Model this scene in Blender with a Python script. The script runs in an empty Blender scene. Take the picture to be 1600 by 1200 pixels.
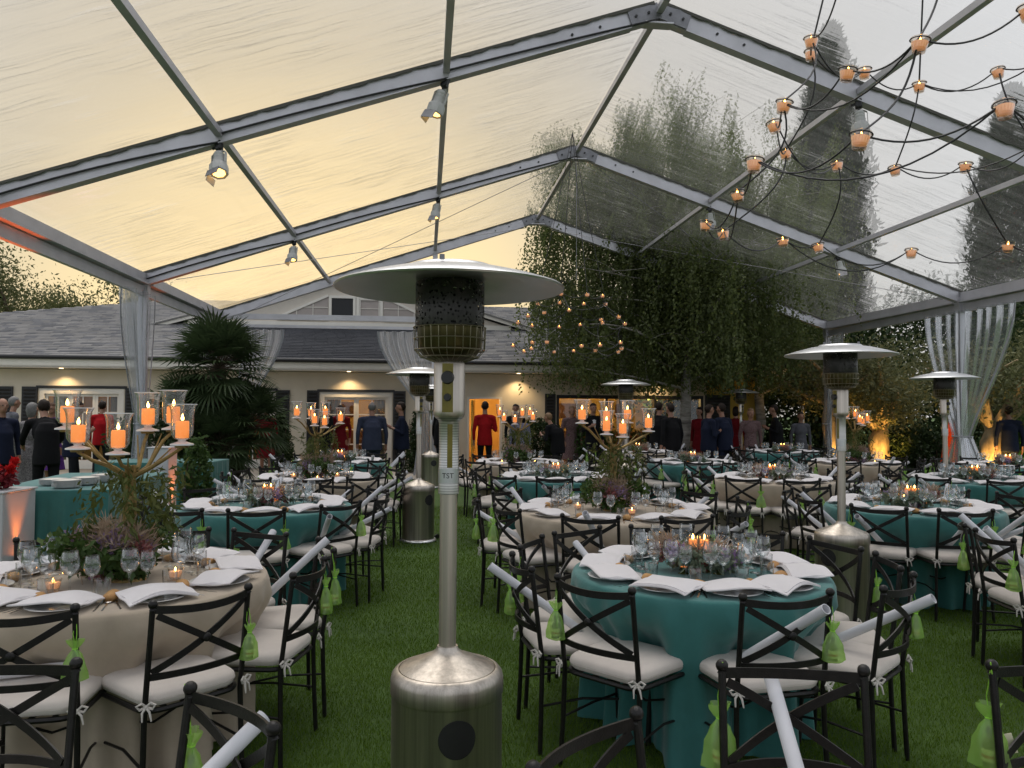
import bpy, math, random
import numpy as np
from mathutils import Vector, Matrix, Euler
R = math.radians
PI = math.pi
rng = random.Random(7)
npr = np.random.RandomState(11)
scene = bpy.context.scene
COL = scene.collection

# ------------------------------------------------------------------ camera
cam_d = bpy.data.cameras.new('camera')
cam = bpy.data.objects.new('camera', cam_d); COL.objects.link(cam)
cam_d.sensor_width = 36.0; cam_d.lens = 27.4
cam_d.clip_start = 0.05; cam_d.clip_end = 600
cam.matrix_world = Matrix.Translation((0, 0, 1.6)) @ Matrix.Rotation(PI/2+0.0339, 4, 'X') @ Matrix.Rotation(0.005, 4, 'Z')
scene.camera = cam

# ------------------------------------------------------------------ sky and sun (dusk glow low behind the house, sun lamp raised overhead)
SUN_AZ = R(-15)          # left of straight ahead
SUN_EL = R(72)          # sun lamp raised nearly overhead to brighten the tables, away from the low glow
GLOW_EL = R(3)          # the after-glow low behind the house
world = bpy.data.worlds.new('World'); scene.world = world; world.use_nodes = True
nt = world.node_tree; nt.nodes.clear()
def N(tree, kind, **kw):
    n = tree.nodes.new(kind)
    for k, v in kw.items(): setattr(n, k, v)
    return n
wo = N(nt, 'ShaderNodeOutputWorld'); bg = N(nt, 'ShaderNodeBackground')
sky = N(nt, 'ShaderNodeTexSky', sky_type='NISHITA', sun_disc=False)
sky.sun_elevation = SUN_EL; sky.sun_rotation = SUN_AZ; sky.dust_density = 3.0; sky.air_density = 1.0; sky.altitude = 600
# thin high cloud lit by the setting sun: a veil whose colour follows the angle from the sun and the height
tc = N(nt, 'ShaderNodeTexCoord')
nrm = N(nt, 'ShaderNodeVectorMath', operation='NORMALIZE'); nt.links.new(tc.outputs['Generated'], nrm.inputs[0])
dot = N(nt, 'ShaderNodeVectorMath', operation='DOT_PRODUCT'); nt.links.new(nrm.outputs[0], dot.inputs[0])
dot.inputs[1].default_value = (math.sin(SUN_AZ)*math.cos(GLOW_EL), math.cos(SUN_AZ)*math.cos(GLOW_EL), math.sin(GLOW_EL))
veil = N(nt, 'ShaderNodeValToRGB'); nt.links.new(dot.outputs['Value'], veil.inputs[0])
cr = veil.color_ramp; cr.elements[0].position = 0.0; cr.elements[0].color = (.55, .57, .61, 1)
cr.elements[1].position = 1.0; cr.elements[1].color = (.95, .68, .32, 1)
for p, c in ((.50, (.55, .56, .57, 1)), (.72, (.46, .45, .43, 1)), (.84, (.42, .395, .35, 1)), (.93, (.50, .415, .27, 1)), (.975, (.76, .575, .28, 1))):
    e = cr.elements.new(p); e.color = c
cl = N(nt, 'ShaderNodeTexNoise'); cl.inputs['Scale'].default_value = 2.2; cl.inputs['Detail'].default_value = 5
mp = N(nt, 'ShaderNodeMapping'); mp.inputs['Scale'].default_value = (1, 1, 3.5)
nt.links.new(nrm.outputs[0], mp.inputs[0]); nt.links.new(mp.outputs[0], cl.inputs['Vector'])
clm = N(nt, 'ShaderNodeMapRange'); clm.inputs['To Min'].default_value = .86; clm.inputs['To Max'].default_value = 1.12
nt.links.new(cl.outputs['Fac'], clm.inputs['Value'])
vm = N(nt, 'ShaderNodeVectorMath', operation='SCALE'); nt.links.new(veil.outputs[0], vm.inputs[0]); nt.links.new(clm.outputs[0], vm.inputs['Scale'])
sks = N(nt, 'ShaderNodeVectorMath', operation='SCALE'); nt.links.new(sky.outputs[0], sks.inputs[0]); sks.inputs['Scale'].default_value = 0.010
vs = N(nt, 'ShaderNodeVectorMath', operation='SCALE'); nt.links.new(vm.outputs[0], vs.inputs[0]); vs.inputs['Scale'].default_value = 1.0
mixs = N(nt, 'ShaderNodeVectorMath', operation='ADD'); nt.links.new(sks.outputs[0], mixs.inputs[0]); nt.links.new(vs.outputs[0], mixs.inputs[1])
nt.links.new(mixs.outputs[0], bg.inputs[0]); bg.inputs[1].default_value = 1.0
nt.links.new(bg.outputs[0], wo.inputs[0])
sun_d = bpy.data.lights.new('sun', 'SUN'); sun_d.energy = 1.5; sun_d.angle = R(50); sun_d.color = (1, .95, .90)  # soft overhead fill added to lift the light on the tables
sun = bpy.data.objects.new('sun', sun_d); COL.objects.link(sun)
sd = Vector((math.sin(SUN_AZ)*math.cos(SUN_EL), math.cos(SUN_AZ)*math.cos(SUN_EL), math.sin(SUN_EL)))
sun.rotation_euler = sd.to_track_quat('Z', 'Y').to_euler()
sun.location = sd*80
vsn = scene.view_settings; vsn.view_transform = 'Standard'; vsn.look = 'None'; vsn.gamma = 1; vsn.exposure = 0.5; vsn.use_curve_mapping = False
cy = scene.cycles
cy.use_denoising = True
cy.max_bounces = 8; cy.diffuse_bounces = 3; cy.glossy_bounces = 3; cy.transmission_bounces = 6; cy.transparent_max_bounces = 24
cy.caustics_reflective = False; cy.caustics_refractive = False; cy.sample_clamp_indirect = 4.0
cy.use_adaptive_sampling = True; cy.adaptive_threshold = 0.02

# ------------------------------------------------------------------ mesh helpers
class MB:
    def __init__(s): s.v = []; s.f = []; s.m = []
    def add(s, verts, faces, mi=0):
        b = len(s.v); s.v += [tuple(p) for p in verts]
        s.f += [tuple(i+b for i in f) for f in faces]; s.m += [mi]*len(faces)
        return s
    def box(s, c, size, rot=None, mi=0, bevel=0.0):
        hx, hy, hz = size[0]/2, size[1]/2, size[2]/2
        if bevel > 0:
            b = min(bevel, hx*.9, hy*.9, hz*.9)
            pts = []
            for z, k in ((-hz, b), (-hz+b, 0), (hz-b, 0), (hz, b)):
                X, Y = hx-k, hy-k
                q = b if k == 0 else 0
                pts += [(-X+q, -Y, z), (X-q, -Y, z), (X, -Y+q, z), (X, Y-q, z), (X-q, Y, z), (-X+q, Y, z), (-X, Y-q, z), (-X, -Y+q, z)]
            fs = [tuple(range(7, -1, -1)), tuple(range(24, 32))]
            for r in range(3):
                for i in range(8):
                    a = r*8+i; d = r*8+(i+1) % 8
                    fs.append((a, d, d+8, a+8))
        else:
            pts = [(x, y, z) for z in (-hz, hz) for x, y in ((-hx, -hy), (hx, -hy), (hx, hy), (-hx, hy))]
            fs = [(3, 2, 1, 0), (4, 5, 6, 7), (0, 1, 5, 4), (1, 2, 6, 5), (2, 3, 7, 6), (3, 0, 4, 7)]
        M = rot if rot is not None else Matrix.Identity(3)
        if isinstance(M, (int, float)): M = Matrix.Rotation(M, 3, 'Z')
        c = Vector(c)
        return s.add([M @ Vector(p)+c for p in pts], fs, mi)
    def beam(s, a, b, w, h, up=(0, 0, 1), mi=0):
        a = Vector(a); b = Vector(b); d = (b-a).normalized(); u = Vector(up)
        x = d.cross(u).normalized(); z = x.cross(d)
        M = Matrix((x, d, z)).transposed()
        return s.box((a+b)/2, (w, (b-a).length, h), M, mi)
    def tube(s, pts, r, n=8, mi=0, caps=True, flat=None):
        pts = [Vector(p) for p in pts]; k = len(pts)
        rs = r if isinstance(r, (list, tuple)) else [r]*k
        V = []; F = []
        d0 = (pts[1]-pts[0]).normalized()
        nx = d0.orthogonal().normalized()
        for i, p in enumerate(pts):
            d = (pts[min(i+1, k-1)]-pts[max(i-1, 0)])
            d = d.normalized() if d.length > 1e-9 else d0
            nx = (nx-d*nx.dot(d)); nx = nx.normalized() if nx.length > 1e-6 else d.orthogonal().normalized()
            ny = d.cross(nx)
            for j in range(n):
                a = 2*PI*j/n
                V.append(p+(nx*math.cos(a)+ny*math.sin(a))*rs[i])
        for i in range(k-1):
            for j in range(n):
                q = (j+1) % n
                F.append((i*n+j, i*n+q, (i+1)*n+q, (i+1)*n+j))
        if caps: F.append(tuple(range(n-1, -1, -1))); F.append(tuple(range((k-1)*n, k*n)))
        return s.add(V, F, mi)
    def ribbon(s, pts, w, t, up=(0, 0, 1), mi=0):      # flat bar along a path, w tall, t thick
        pts = [Vector(p) for p in pts]; k = len(pts); V = []; F = []
        for i, p in enumerate(pts):
            d = (pts[min(i+1, k-1)]-pts[max(i-1, 0)]).normalized(); u = Vector(up)
            x = d.cross(u).normalized(); z = x.cross(d)
            V += [p-x*t/2-z*w/2, p+x*t/2-z*w/2, p+x*t/2+z*w/2, p-x*t/2+z*w/2]
        for i in range(k-1):
            for j in range(4):
                q = (j+1) % 4; F.append((i*4+j, i*4+q, i*4+4+q, i*4+4+j))
        F.append((3, 2, 1, 0)); F.append(tuple((k-1)*4+j for j in range(4)))
        return s.add(V, F, mi)
    def lathe(s, prof, n=16, c=(0, 0, 0), mi=0, M=None, fn=None):
        V = []; F = []; k = len(prof); c = Vector(c)
        for (r, z) in prof:
            for j in range(n):
                a = 2*PI*j/n; rr = r*(fn(a, z) if fn else 1)
                p = Vector((rr*math.cos(a), rr*math.sin(a), z)); p = M @ p if M else p
                V.append(p+c)
        for i in range(k-1):
            for j in range(n):
                q = (j+1) % n; F.append((i*n+j, i*n+q, (i+1)*n+q, (i+1)*n+j))
        if prof[0][0] > 1e-5: F.append(tuple(range(n-1, -1, -1)))
        if prof[-1][0] > 1e-5: F.append(tuple(range((k-1)*n, k*n)))
        return s.add(V, F, mi)
    def lathe_open(s, prof, n=16, c=(0, 0, 0), mi=0):
        V = []; F = []; k = len(prof); c = Vector(c)
        for (r, z) in prof:
            for j in range(n):
                a = 2*PI*j/n; V.append(Vector((r*math.cos(a), r*math.sin(a), z))+c)
        for i in range(k-1):
            for j in range(n):
                q = (j+1) % n; F.append((i*n+j, i*n+q, (i+1)*n+q, (i+1)*n+j))
        return s.add(V, F, mi)
    def ball(s, c, r, n=10, m=6, mi=0):
        rr = r if isinstance(r, (list, tuple)) else (r, r, r)
        V = []; F = []; c = Vector(c)
        for i in range(1, m):
            t = PI*i/m
            for j in range(n):
                a = 2*PI*j/n
                V.append(c+Vector((rr[0]*math.sin(t)*math.cos(a), rr[1]*math.sin(t)*math.sin(a), -rr[2]*math.cos(t))))
        V.append(c-Vector((0, 0, rr[2]))); V.append(c+Vector((0, 0, rr[2])))
        for i in range(m-2):
            for j in range(n):
                q = (j+1) % n; F.append((i*n+j, i*n+q, (i+1)*n+q, (i+1)*n+j))
        b = (m-1)*n
        for j in range(n):
            q = (j+1) % n; F.append((b, q, j)); F.append((b+1, (m-2)*n+j, (m-2)*n+q))
        return s.add(V, F, mi)
    def mesh(s, name, mats, smooth=True):
        me = bpy.data.meshes.new(name); me.from_pydata(s.v, [], s.f)
        for m in (mats if isinstance(mats, (list, tuple)) else [mats]): me.materials.append(m)
        if any(s.m): me.polygons.foreach_set('material_index', s.m)
        if smooth:
            me.polygons.foreach_set('use_smooth', [True]*len(s.f))
            try: me.set_sharp_from_angle(angle=R(42))
            except Exception: pass
        me.update(); return me
def np_mesh(name, V, F, mats, smooth=False, mi=None):
    V = np.asarray(V, np.float32); F = np.asarray(F, np.int32)
    me = bpy.data.meshes.new(name); k = F.shape[1]
    me.vertices.add(len(V)); me.vertices.foreach_set('co', V.ravel())
    me.loops.add(F.size); me.loops.foreach_set('vertex_index', F.ravel())
    me.polygons.add(len(F)); me.polygons.foreach_set('loop_start', np.arange(0, F.size, k, dtype=np.int32))
    me.polygons.foreach_set('loop_total', np.full(len(F), k, np.int32))
    for m in (mats if isinstance(mats, (list, tuple)) else [mats]): me.materials.append(m)
    if mi is not None: me.polygons.foreach_set('material_index', np.asarray(mi, np.int32))
    if smooth: me.polygons.foreach_set('use_smooth', np.ones(len(F), bool))
    me.update(calc_edges=True); return me
def link(name, me, parent=None, M=None):
    o = bpy.data.objects.new(name, me); COL.objects.link(o)
    if parent is not None: o.parent = parent
    if M is not None: o.matrix_local = M
    return o
def tag(o, label, cat, group=None):
    o['label'] = label; o['category'] = cat
    if group: o['group'] = group
    return o
def structure(o): o['kind'] = 'structure'; return o
def empty(name, loc, rz=0.0):
    o = bpy.data.objects.new(name, None); COL.objects.link(o)
    o.location = loc; o.rotation_euler = (0, 0, rz); o.empty_display_size = .1
    return o
# a prototype is (name, [(part name, mesh, [(sub name, mesh), ...]), ...]); place() makes a thing from it with shared meshes
def place(proto, M, label, cat, group=None, skip=()):
    r = bpy.data.objects.new(proto[0], None); COL.objects.link(r); r.empty_display_size = .05
    r.matrix_world = M; tag(r, label, cat, group)
    for p in proto[1]:
        if p[0] in skip: continue
        o = link(p[0], p[1], r)
        for sname, sm in (p[2] if len(p) > 2 else ()): link(sname, sm, o)
    return r
def TR(x, y, z, rz=0.0): return Matrix.Translation((x, y, z)) @ Matrix.Rotation(rz, 4, 'Z')

# ------------------------------------------------------------------ materials
def principled(name, col, rough=.6, metal=0.0, var=.12, vscale=6.0, bump=0.0, bscale=60.0, stretch=None, spec=.5, col2=None, sheen=0, trans=0.0, emis=None, estr=0.0, coords='Object', alpha=1.0):
    m = bpy.data.materials.new(name); m.use_nodes = True; t = m.node_tree
    b = t.nodes['Principled BSDF']
    b.inputs['Roughness'].default_value = rough; b.inputs['Metallic'].default_value = metal
    b.inputs['Specular IOR Level'].default_value = spec
    if trans: b.inputs['Transmission Weight'].default_value = trans
    if sheen: b.inputs['Sheen Weight'].default_value = sheen
    if alpha < 1: b.inputs['Alpha'].default_value = alpha
    tcn = N(t, 'ShaderNodeTexCoord'); src = tcn.outputs[coords]
    if stretch:
        mpn = N(t, 'ShaderNodeMapping'); mpn.inputs['Scale'].default_value = stretch
        t.links.new(src, mpn.inputs[0]); src = mpn.outputs[0]
    no = N(t, 'ShaderNodeTexNoise'); no.inputs['Scale'].default_value = vscale; no.inputs['Detail'].default_value = 6; no.inputs['Roughness'].default_value = .6
    t.links.new(src, no.inputs['Vector'])
    mx = N(t, 'ShaderNodeMix', data_type='RGBA')
    c2 = col2 if col2 else tuple(min(1, c*(1+var)) for c in col); c1 = col if col2 else tuple(c*(1-var) for c in col)
    mx.inputs['A'].default_value = (*c1, 1); mx.inputs['B'].default_value = (*c2, 1)
    mr = N(t, 'ShaderNodeMapRange'); mr.inputs['From Min'].default_value = .3; mr.inputs['From Max'].default_value = .7
    t.links.new(no.outputs['Fac'], mr.inputs['Value']); t.links.new(mr.outputs[0], mx.inputs['Factor'])
    t.links.new(mx.outputs['Result'], b.inputs['Base Color'])
    if bump:
        n2 = N(t, 'ShaderNodeTexNoise'); n2.inputs['Scale'].default_value = bscale; n2.inputs['Detail'].default_value = 4
        t.links.new(src, n2.inputs['Vector'])
        bp = N(t, 'ShaderNodeBump'); bp.inputs['Strength'].default_value = bump; bp.inputs['Distance'].default_value = .01
        t.links.new(n2.outputs['Fac'], bp.inputs['Height']); t.links.new(bp.outputs[0], b.inputs['Normal'])
    if emis:
        b.inputs['Emission Color'].default_value = (*emis, 1); b.inputs['Emission Strength'].default_value = estr
    return m
def leafmat(name, c1, c2, tr=.35, scale=3.0, rough=.55):
    m = bpy.data.materials.new(name); m.use_nodes = True; t = m.node_tree; t.nodes.clear()
    out = N(t, 'ShaderNodeOutputMaterial'); g = N(t, 'ShaderNodeNewGeometry')
    no = N(t, 'ShaderNodeTexNoise'); no.inputs['Scale'].default_value = scale; no.inputs['Detail'].default_value = 3
    t.links.new(g.outputs['Position'], no.inputs['Vector'])
    ad = N(t, 'ShaderNodeMath', operation='MULTIPLY_ADD'); ad.inputs[1].default_value = .55; ad.inputs[2].default_value = .0
    t.links.new(g.outputs['Random Per Island'], ad.inputs[0])
    ad2 = N(t, 'ShaderNodeMath', operation='MULTIPLY_ADD'); ad2.inputs[1].default_value = .5
    t.links.new(no.outputs['Fac'], ad2.inputs[0]); t.links.new(ad.outputs[0], ad2.inputs[2])
    mx = N(t, 'ShaderNodeMix', data_type='RGBA'); mx.inputs['A'].default_value = (*c1, 1); mx.inputs['B'].default_value = (*c2, 1)
    t.links.new(ad2.outputs[0], mx.inputs['Factor'])
    d = N(t, 'ShaderNodeBsdfDiffuse'); tl = N(t, 'ShaderNodeBsdfTranslucent'); gl = N(t, 'ShaderNodeBsdfGlossy'); gl.inputs['Roughness'].default_value = rough
    gl.inputs['Color'].default_value = (.5, .5, .5, 1)
    t.links.new(mx.outputs['Result'], d.inputs[0]); t.links.new(mx.outputs['Result'], tl.inputs[0])
    m1 = N(t, 'ShaderNodeMixShader'); m1.inputs[0].default_value = tr; t.links.new(d.outputs[0], m1.inputs[1]); t.links.new(tl.outputs[0], m1.inputs[2])
    m2 = N(t, 'ShaderNodeMixShader'); m2.inputs[0].default_value = .04; t.links.new(m1.outputs[0], m2.inputs[1]); t.links.new(gl.outputs[0], m2.inputs[2])
    t.links.new(m2.outputs[0], out.inputs[0]); return m
def sheet(name, clear=.8, haze=(.8, .8, .8), streak_scale=(1.2, 9, 1), streak=.5, gloss=.08, blur=.12, bumpd=.02, tint=(1, 1, 1), crease=0.0):
    # clear plastic sheet: mostly transparent, some of it bends the light at its creases, some scatters it
    m = bpy.data.materials.new(name); m.use_nodes = True; t = m.node_tree; t.nodes.clear()
    out = N(t, 'ShaderNodeOutputMaterial'); tcn = N(t, 'ShaderNodeTexCoord')
    mpn = N(t, 'ShaderNodeMapping'); mpn.inputs['Scale'].default_value = streak_scale; t.links.new(tcn.outputs['UV'], mpn.inputs[0])
    no = N(t, 'ShaderNodeTexNoise'); no.inputs['Scale'].default_value = 1.0; no.inputs['Detail'].default_value = 5; no.inputs['Distortion'].default_value = .6
    t.links.new(mpn.outputs[0], no.inputs['Vector'])
    big = N(t, 'ShaderNodeTexNoise'); big.inputs['Scale'].default_value = .55; big.inputs['Detail'].default_value = 2; t.links.new(tcn.outputs['UV'], big.inputs['Vector'])
    br = N(t, 'ShaderNodeMapRange'); br.inputs['From Min'].default_value = .42; br.inputs['From Max'].default_value = .66; t.links.new(big.outputs['Fac'], br.inputs['Value'])
    mul = N(t, 'ShaderNodeMath', operation='MULTIPLY'); t.links.new(no.outputs['Fac'], mul.inputs[0]); t.links.new(br.outputs[0], mul.inputs[1])
    bp = N(t, 'ShaderNodeBump'); bp.inputs['Strength'].default_value = 1.0; bp.inputs['Distance'].default_value = bumpd
    t.links.new(mul.outputs[0], bp.inputs['Height'])
    tr = N(t, 'ShaderNodeBsdfTransparent'); tr.inputs[0].default_value = (*tint, 1)
    rf = N(t, 'ShaderNodeBsdfRefraction'); rf.inputs['IOR'].default_value = 1.015; rf.inputs['Roughness'].default_value = blur; rf.inputs[0].default_value = (*tint, 1)
    t.links.new(bp.outputs[0], rf.inputs['Normal'])
    tl = N(t, 'ShaderNodeBsdfTranslucent'); tl.inputs[0].default_value = (*haze, 1); t.links.new(bp.outputs[0], tl.inputs['Normal'])
    df = N(t, 'ShaderNodeBsdfDiffuse'); df.inputs[0].default_value = (*haze, 1); t.links.new(bp.outputs[0], df.inputs['Normal'])
    gl = N(t, 'ShaderNodeBsdfGlossy'); gl.inputs['Roughness'].default_value = .12; t.links.new(bp.outputs[0], gl.inputs['Normal'])
    hz = N(t, 'ShaderNodeMixShader'); hz.inputs[0].default_value = .35; t.links.new(tl.outputs[0], hz.inputs[1]); t.links.new(df.outputs[0], hz.inputs[2])
    m1 = N(t, 'ShaderNodeMixShader'); m1.inputs[0].default_value = streak; t.links.new(tr.outputs[0], m1.inputs[1]); t.links.new(rf.outputs[0], m1.inputs[2])
    m2 = N(t, 'ShaderNodeMixShader'); t.links.new(m1.outputs[0], m2.inputs[1]); t.links.new(hz.outputs[0], m2.inputs[2])
    sr = N(t, 'ShaderNodeMapRange'); sr.inputs['From Min'].default_value = .35; sr.inputs['From Max'].default_value = .75
    sr.inputs['To Min'].default_value = (1-clear)*.6; sr.inputs['To Max'].default_value = min(1, (1-clear)*1.5)
    t.links.new(no.outputs['Fac'], sr.inputs['Value'])
    if crease:  # wrinkle light and shade put in as milky noise streaks
        mp2 = N(t, 'ShaderNodeMapping'); mp2.inputs['Scale'].default_value = (1.5, 19, 1); mp2.inputs['Rotation'].default_value = (0, 0, .10); t.links.new(tcn.outputs['UV'], mp2.inputs[0])
        n2 = N(t, 'ShaderNodeTexNoise'); n2.inputs['Scale'].default_value = 1.0; n2.inputs['Detail'].default_value = 3; n2.inputs['Distortion'].default_value = .9; t.links.new(mp2.outputs[0], n2.inputs['Vector'])
        r2 = N(t, 'ShaderNodeMapRange'); r2.inputs['From Min'].default_value = .53; r2.inputs['From Max'].default_value = .66; r2.inputs['To Max'].default_value = crease; t.links.new(n2.outputs['Fac'], r2.inputs['Value'])
        b2 = N(t, 'ShaderNodeTexNoise'); b2.inputs['Scale'].default_value = 1.1; b2.inputs['Detail'].default_value = 2; t.links.new(tcn.outputs['UV'], b2.inputs['Vector'])
        r3 = N(t, 'ShaderNodeMapRange'); r3.inputs['From Min'].default_value = .50; r3.inputs['From Max'].default_value = .68; t.links.new(b2.outputs['Fac'], r3.inputs['Value'])
        q2 = N(t, 'ShaderNodeMath', operation='MULTIPLY_ADD'); t.links.new(r2.outputs[0], q2.inputs[0]); t.links.new(r3.outputs[0], q2.inputs[1]); t.links.new(sr.outputs[0], q2.inputs[2]); t.links.new(q2.outputs[0], m2.inputs[0])
    else: t.links.new(sr.outputs[0], m2.inputs[0])
    m3 = N(t, 'ShaderNodeMixShader'); fr = N(t, 'ShaderNodeFresnel'); fr.inputs['IOR'].default_value = 1.35; t.links.new(bp.outputs[0], fr.inputs['Normal'])
    fm = N(t, 'ShaderNodeMath', operation='MULTIPLY'); fm.inputs[1].default_value = gloss*8; fm.use_clamp = True; t.links.new(fr.outputs[0], fm.inputs[0])
    t.links.new(fm.outputs[0], m3.inputs[0]); t.links.new(m2.outputs[0], m3.inputs[1]); t.links.new(gl.outputs[0], m3.inputs[2])
    t.links.new(m3.outputs[0], out.inputs[0]); return m
def thin_glass(name, tint=(.97, .985, .98), rough=.02, k=1.0, ior=1.45):
    m = bpy.data.materials.new(name); m.use_nodes = True; t = m.node_tree; t.nodes.clear()
    out = N(t, 'ShaderNodeOutputMaterial'); tr = N(t, 'ShaderNodeBsdfTransparent'); tr.inputs[0].default_value = (*tint, 1)
    gl = N(t, 'ShaderNodeBsdfGlossy'); gl.inputs['Roughness'].default_value = rough
    lw = N(t, 'ShaderNodeLayerWeight'); lw.inputs['Blend'].default_value = .5
    pw = N(t, 'ShaderNodeMath', operation='POWER'); pw.inputs[1].default_value = 2.0; t.links.new(lw.outputs['Facing'], pw.inputs[0])
    mm = N(t, 'ShaderNodeMath', operation='MULTIPLY_ADD'); mm.inputs[1].default_value = .85*k; mm.inputs[2].default_value = .05; mm.use_clamp = True
    t.links.new(pw.outputs[0], mm.inputs[0])
    mx = N(t, 'ShaderNodeMixShader'); t.links.new(mm.outputs[0], mx.inputs[0]); t.links.new(tr.outputs[0], mx.inputs[1]); t.links.new(gl.outputs[0], mx.inputs[2])
    t.links.new(mx.outputs[0], out.inputs[0]); return m
def glow(name, col, s):
    m = bpy.data.materials.new(name); m.use_nodes = True; t = m.node_tree; t.nodes.clear()
    out = N(t, 'ShaderNodeOutputMaterial'); e = N(t, 'ShaderNodeEmission'); e.inputs[0].default_value = (*col, 1); e.inputs[1].default_value = s
    t.links.new(e.outputs[0], out.inputs[0]); return m
def organza(name, col):
    m = bpy.data.materials.new(name); m.use_nodes = True; t = m.node_tree; t.nodes.clear()
    out = N(t, 'ShaderNodeOutputMaterial'); tr = N(t, 'ShaderNodeBsdfTransparent'); tr.inputs[0].default_value = (.8, .95, .6, 1)
    d = N(t, 'ShaderNodeBsdfDiffuse'); d.inputs[0].default_value = (*col, 1); tl = N(t, 'ShaderNodeBsdfTranslucent'); tl.inputs[0].default_value = (*col, 1)
    gl = N(t, 'ShaderNodeBsdfGlossy'); gl.inputs['Roughness'].default_value = .35
    a = N(t, 'ShaderNodeMixShader'); a.inputs[0].default_value = .5; t.links.new(d.outputs[0], a.inputs[1]); t.links.new(tl.outputs[0], a.inputs[2])
    b = N(t, 'ShaderNodeMixShader'); b.inputs[0].default_value = .40; t.links.new(tr.outputs[0], b.inputs[1]); t.links.new(a.outputs[0], b.inputs[2])
    c = N(t, 'ShaderNodeMixShader'); c.inputs[0].default_value = .06; t.links.new(b.outputs[0], c.inputs[1]); t.links.new(gl.outputs[0], c.inputs[2])
    t.links.new(c.outputs[0], out.inputs[0]); return m

M = {}
M['lawn'] = principled('lawn_soil', (.026, .058, .006), .95, var=.3, vscale=.8, bump=.6, bscale=90, col2=(.06, .115, .016), coords='Object')
M['grass'] = leafmat('grass_blade', (.045, .105, .004), (.185, .30, .018), .35, .55)
M['terrace'] = principled('terrace_stone', (.30, .27, .23), .85, var=.15, vscale=3, bump=.3)
M['alu'] = principled('tent_aluminium', (.60, .59, .62), .45, .45, var=.1, vscale=3, bump=.05, bscale=30, stretch=(1, 1, 1))
M['alu_dark'] = principled('tent_joint_steel', (.22, .22, .23), .45, .7, var=.2, vscale=8)
M['keder'] = principled('keder_edge', (.13, .125, .11), .8)
M['roof_clear'] = sheet('clear_roof_sheet', .94, (.90, .88, .84), (.6, 8, 1), .48, .06, .035, .10, crease=.22)
M['roof_left'] = M['roof_clear']
M['curtain'] = sheet('clear_curtain_sheet', .85, (.80, .82, .86), (9, .5, 1), .30, .05, .10, .012, (.97, .975, .985))
M['steel'] = principled('brushed_steel', (.46, .415, .36), .40, 1.0, var=.30, vscale=1.5, bump=.10, bscale=14, stretch=(26, 26, .5))  # brushed grain, with upright sky-reflection streaks put into the colour
M['steel_dark'] = principled('burner_mesh_steel', (.045, .045, .043), .42, .8, var=.3, vscale=30)
M['hood'] = principled('heater_hood_aluminium', (.52, .53, .54), .33, .95, var=.06, vscale=5)
M['yellow_label'] = principled('olive_enamel', (.16, .13, .012), .4, .2, var=.25, vscale=20)
M['iron'] = principled('black_wrought_iron', (.010, .009, .008), .40, .0, spec=.28, var=.4, vscale=40, bump=.15, bscale=220)
M['cushion'] = principled('ivory_canvas', (.69, .625, .565), .9, var=.06, vscale=9, bump=.15, bscale=260, sheen=.2)
M['tape'] = principled('ivory_tape', (.62, .58, .53), .9)
M['paper'] = principled('white_paper', (.68, .68, .71), .75, var=.03, vscale=10)
M['beige'] = principled('beige_linen', (.47, .39, .295), .92, var=.10, vscale=5, bump=.45, bscale=11, sheen=.2)
M['teal'] = principled('teal_linen', (.034, .168, .155), .80, var=.14, vscale=5, bump=.45, bscale=11, sheen=.25)
M['napkin'] = principled('white_napkin_cotton', (.80, .765, .765), .9, var=.03, vscale=14, bump=.15, bscale=240, sheen=.2)
M['plate'] = principled('glazed_porcelain', (.80, .80, .79), .15, var=.02)
M['silver'] = principled('cutlery_silver', (.72, .72, .70), .15, 1.0, var=.05)
M['glass'] = thin_glass('wine_glass_crystal', (.975, .985, .99), .02, 1.0)
M['hglass'] = thin_glass('hurricane_glass', (.985, .975, .96), .03, .9)
M['cupglass'] = thin_glass('votive_glass', (.96, .90, .84), .06, .9)
M['pane'] = thin_glass('window_pane', (.80, .84, .84), .02, 1.1)
M['wax'] = principled('candle_wax', (.74, .42, .20), .6, var=.05, emis=(1, .25, .035), estr=.62)  # flame light seeping through the wax put in as colour and emission
M['votive_wax'] = principled('votive_wax', (.86, .68, .55), .6, var=.08, emis=(1, .42, .17), estr=.28)  # inner flame glow put in as faint emission of the wax
M['flame'] = glow('candle_flame', (1, .50, .12), 16)
M['cable'] = principled('black_cable', (.012, .012, .012), .5)
M['wick'] = M['cable']
M['gold'] = principled('gilded_branch', (.30, .21, .075), .5, .45, var=.3, vscale=20, bump=.3, bscale=60)
M['moss'] = leafmat('moss_leaves', (.055, .085, .02), (.14, .15, .035), .3, 8)
M['fern'] = leafmat('fern_leaves', (.035, .075, .018), (.09, .15, .035), .35, 8)
M['lilac'] = leafmat('lilac_flower', (.30, .19, .36), (.46, .34, .52), .3, 14)
M['rose'] = leafmat('dusky_flower', (.22, .05, .06), (.42, .19, .17), .3, 14)
M['dried'] = leafmat('dried_grass_flower', (.34, .23, .15), (.56, .44, .33), .35, 14)
M['sage'] = leafmat('sage_flower', (.12, .16, .10), (.30, .34, .24), .3, 14)
M['bread'] = principled('bread_crust', (.42, .20, .065), .7, var=.3, vscale=24, bump=.4, bscale=60, col2=(.60, .36, .14))
M['bag'] = organza('lime_organza', (.50, .80, .20))
M['ribbon'] = principled('lime_ribbon', (.32, .68, .06), .6)
M['oil'] = principled('olive_oil_glass', (.10, .11, .02), .1, var=.1)
M['card'] = principled('cream_card', (.75, .70, .52), .8)
M['print_red'] = principled('label_red_print', (.45, .08, .03), .7)
M['black'] = principled('black_plastic', (.012, .012, .012), .45)
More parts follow.
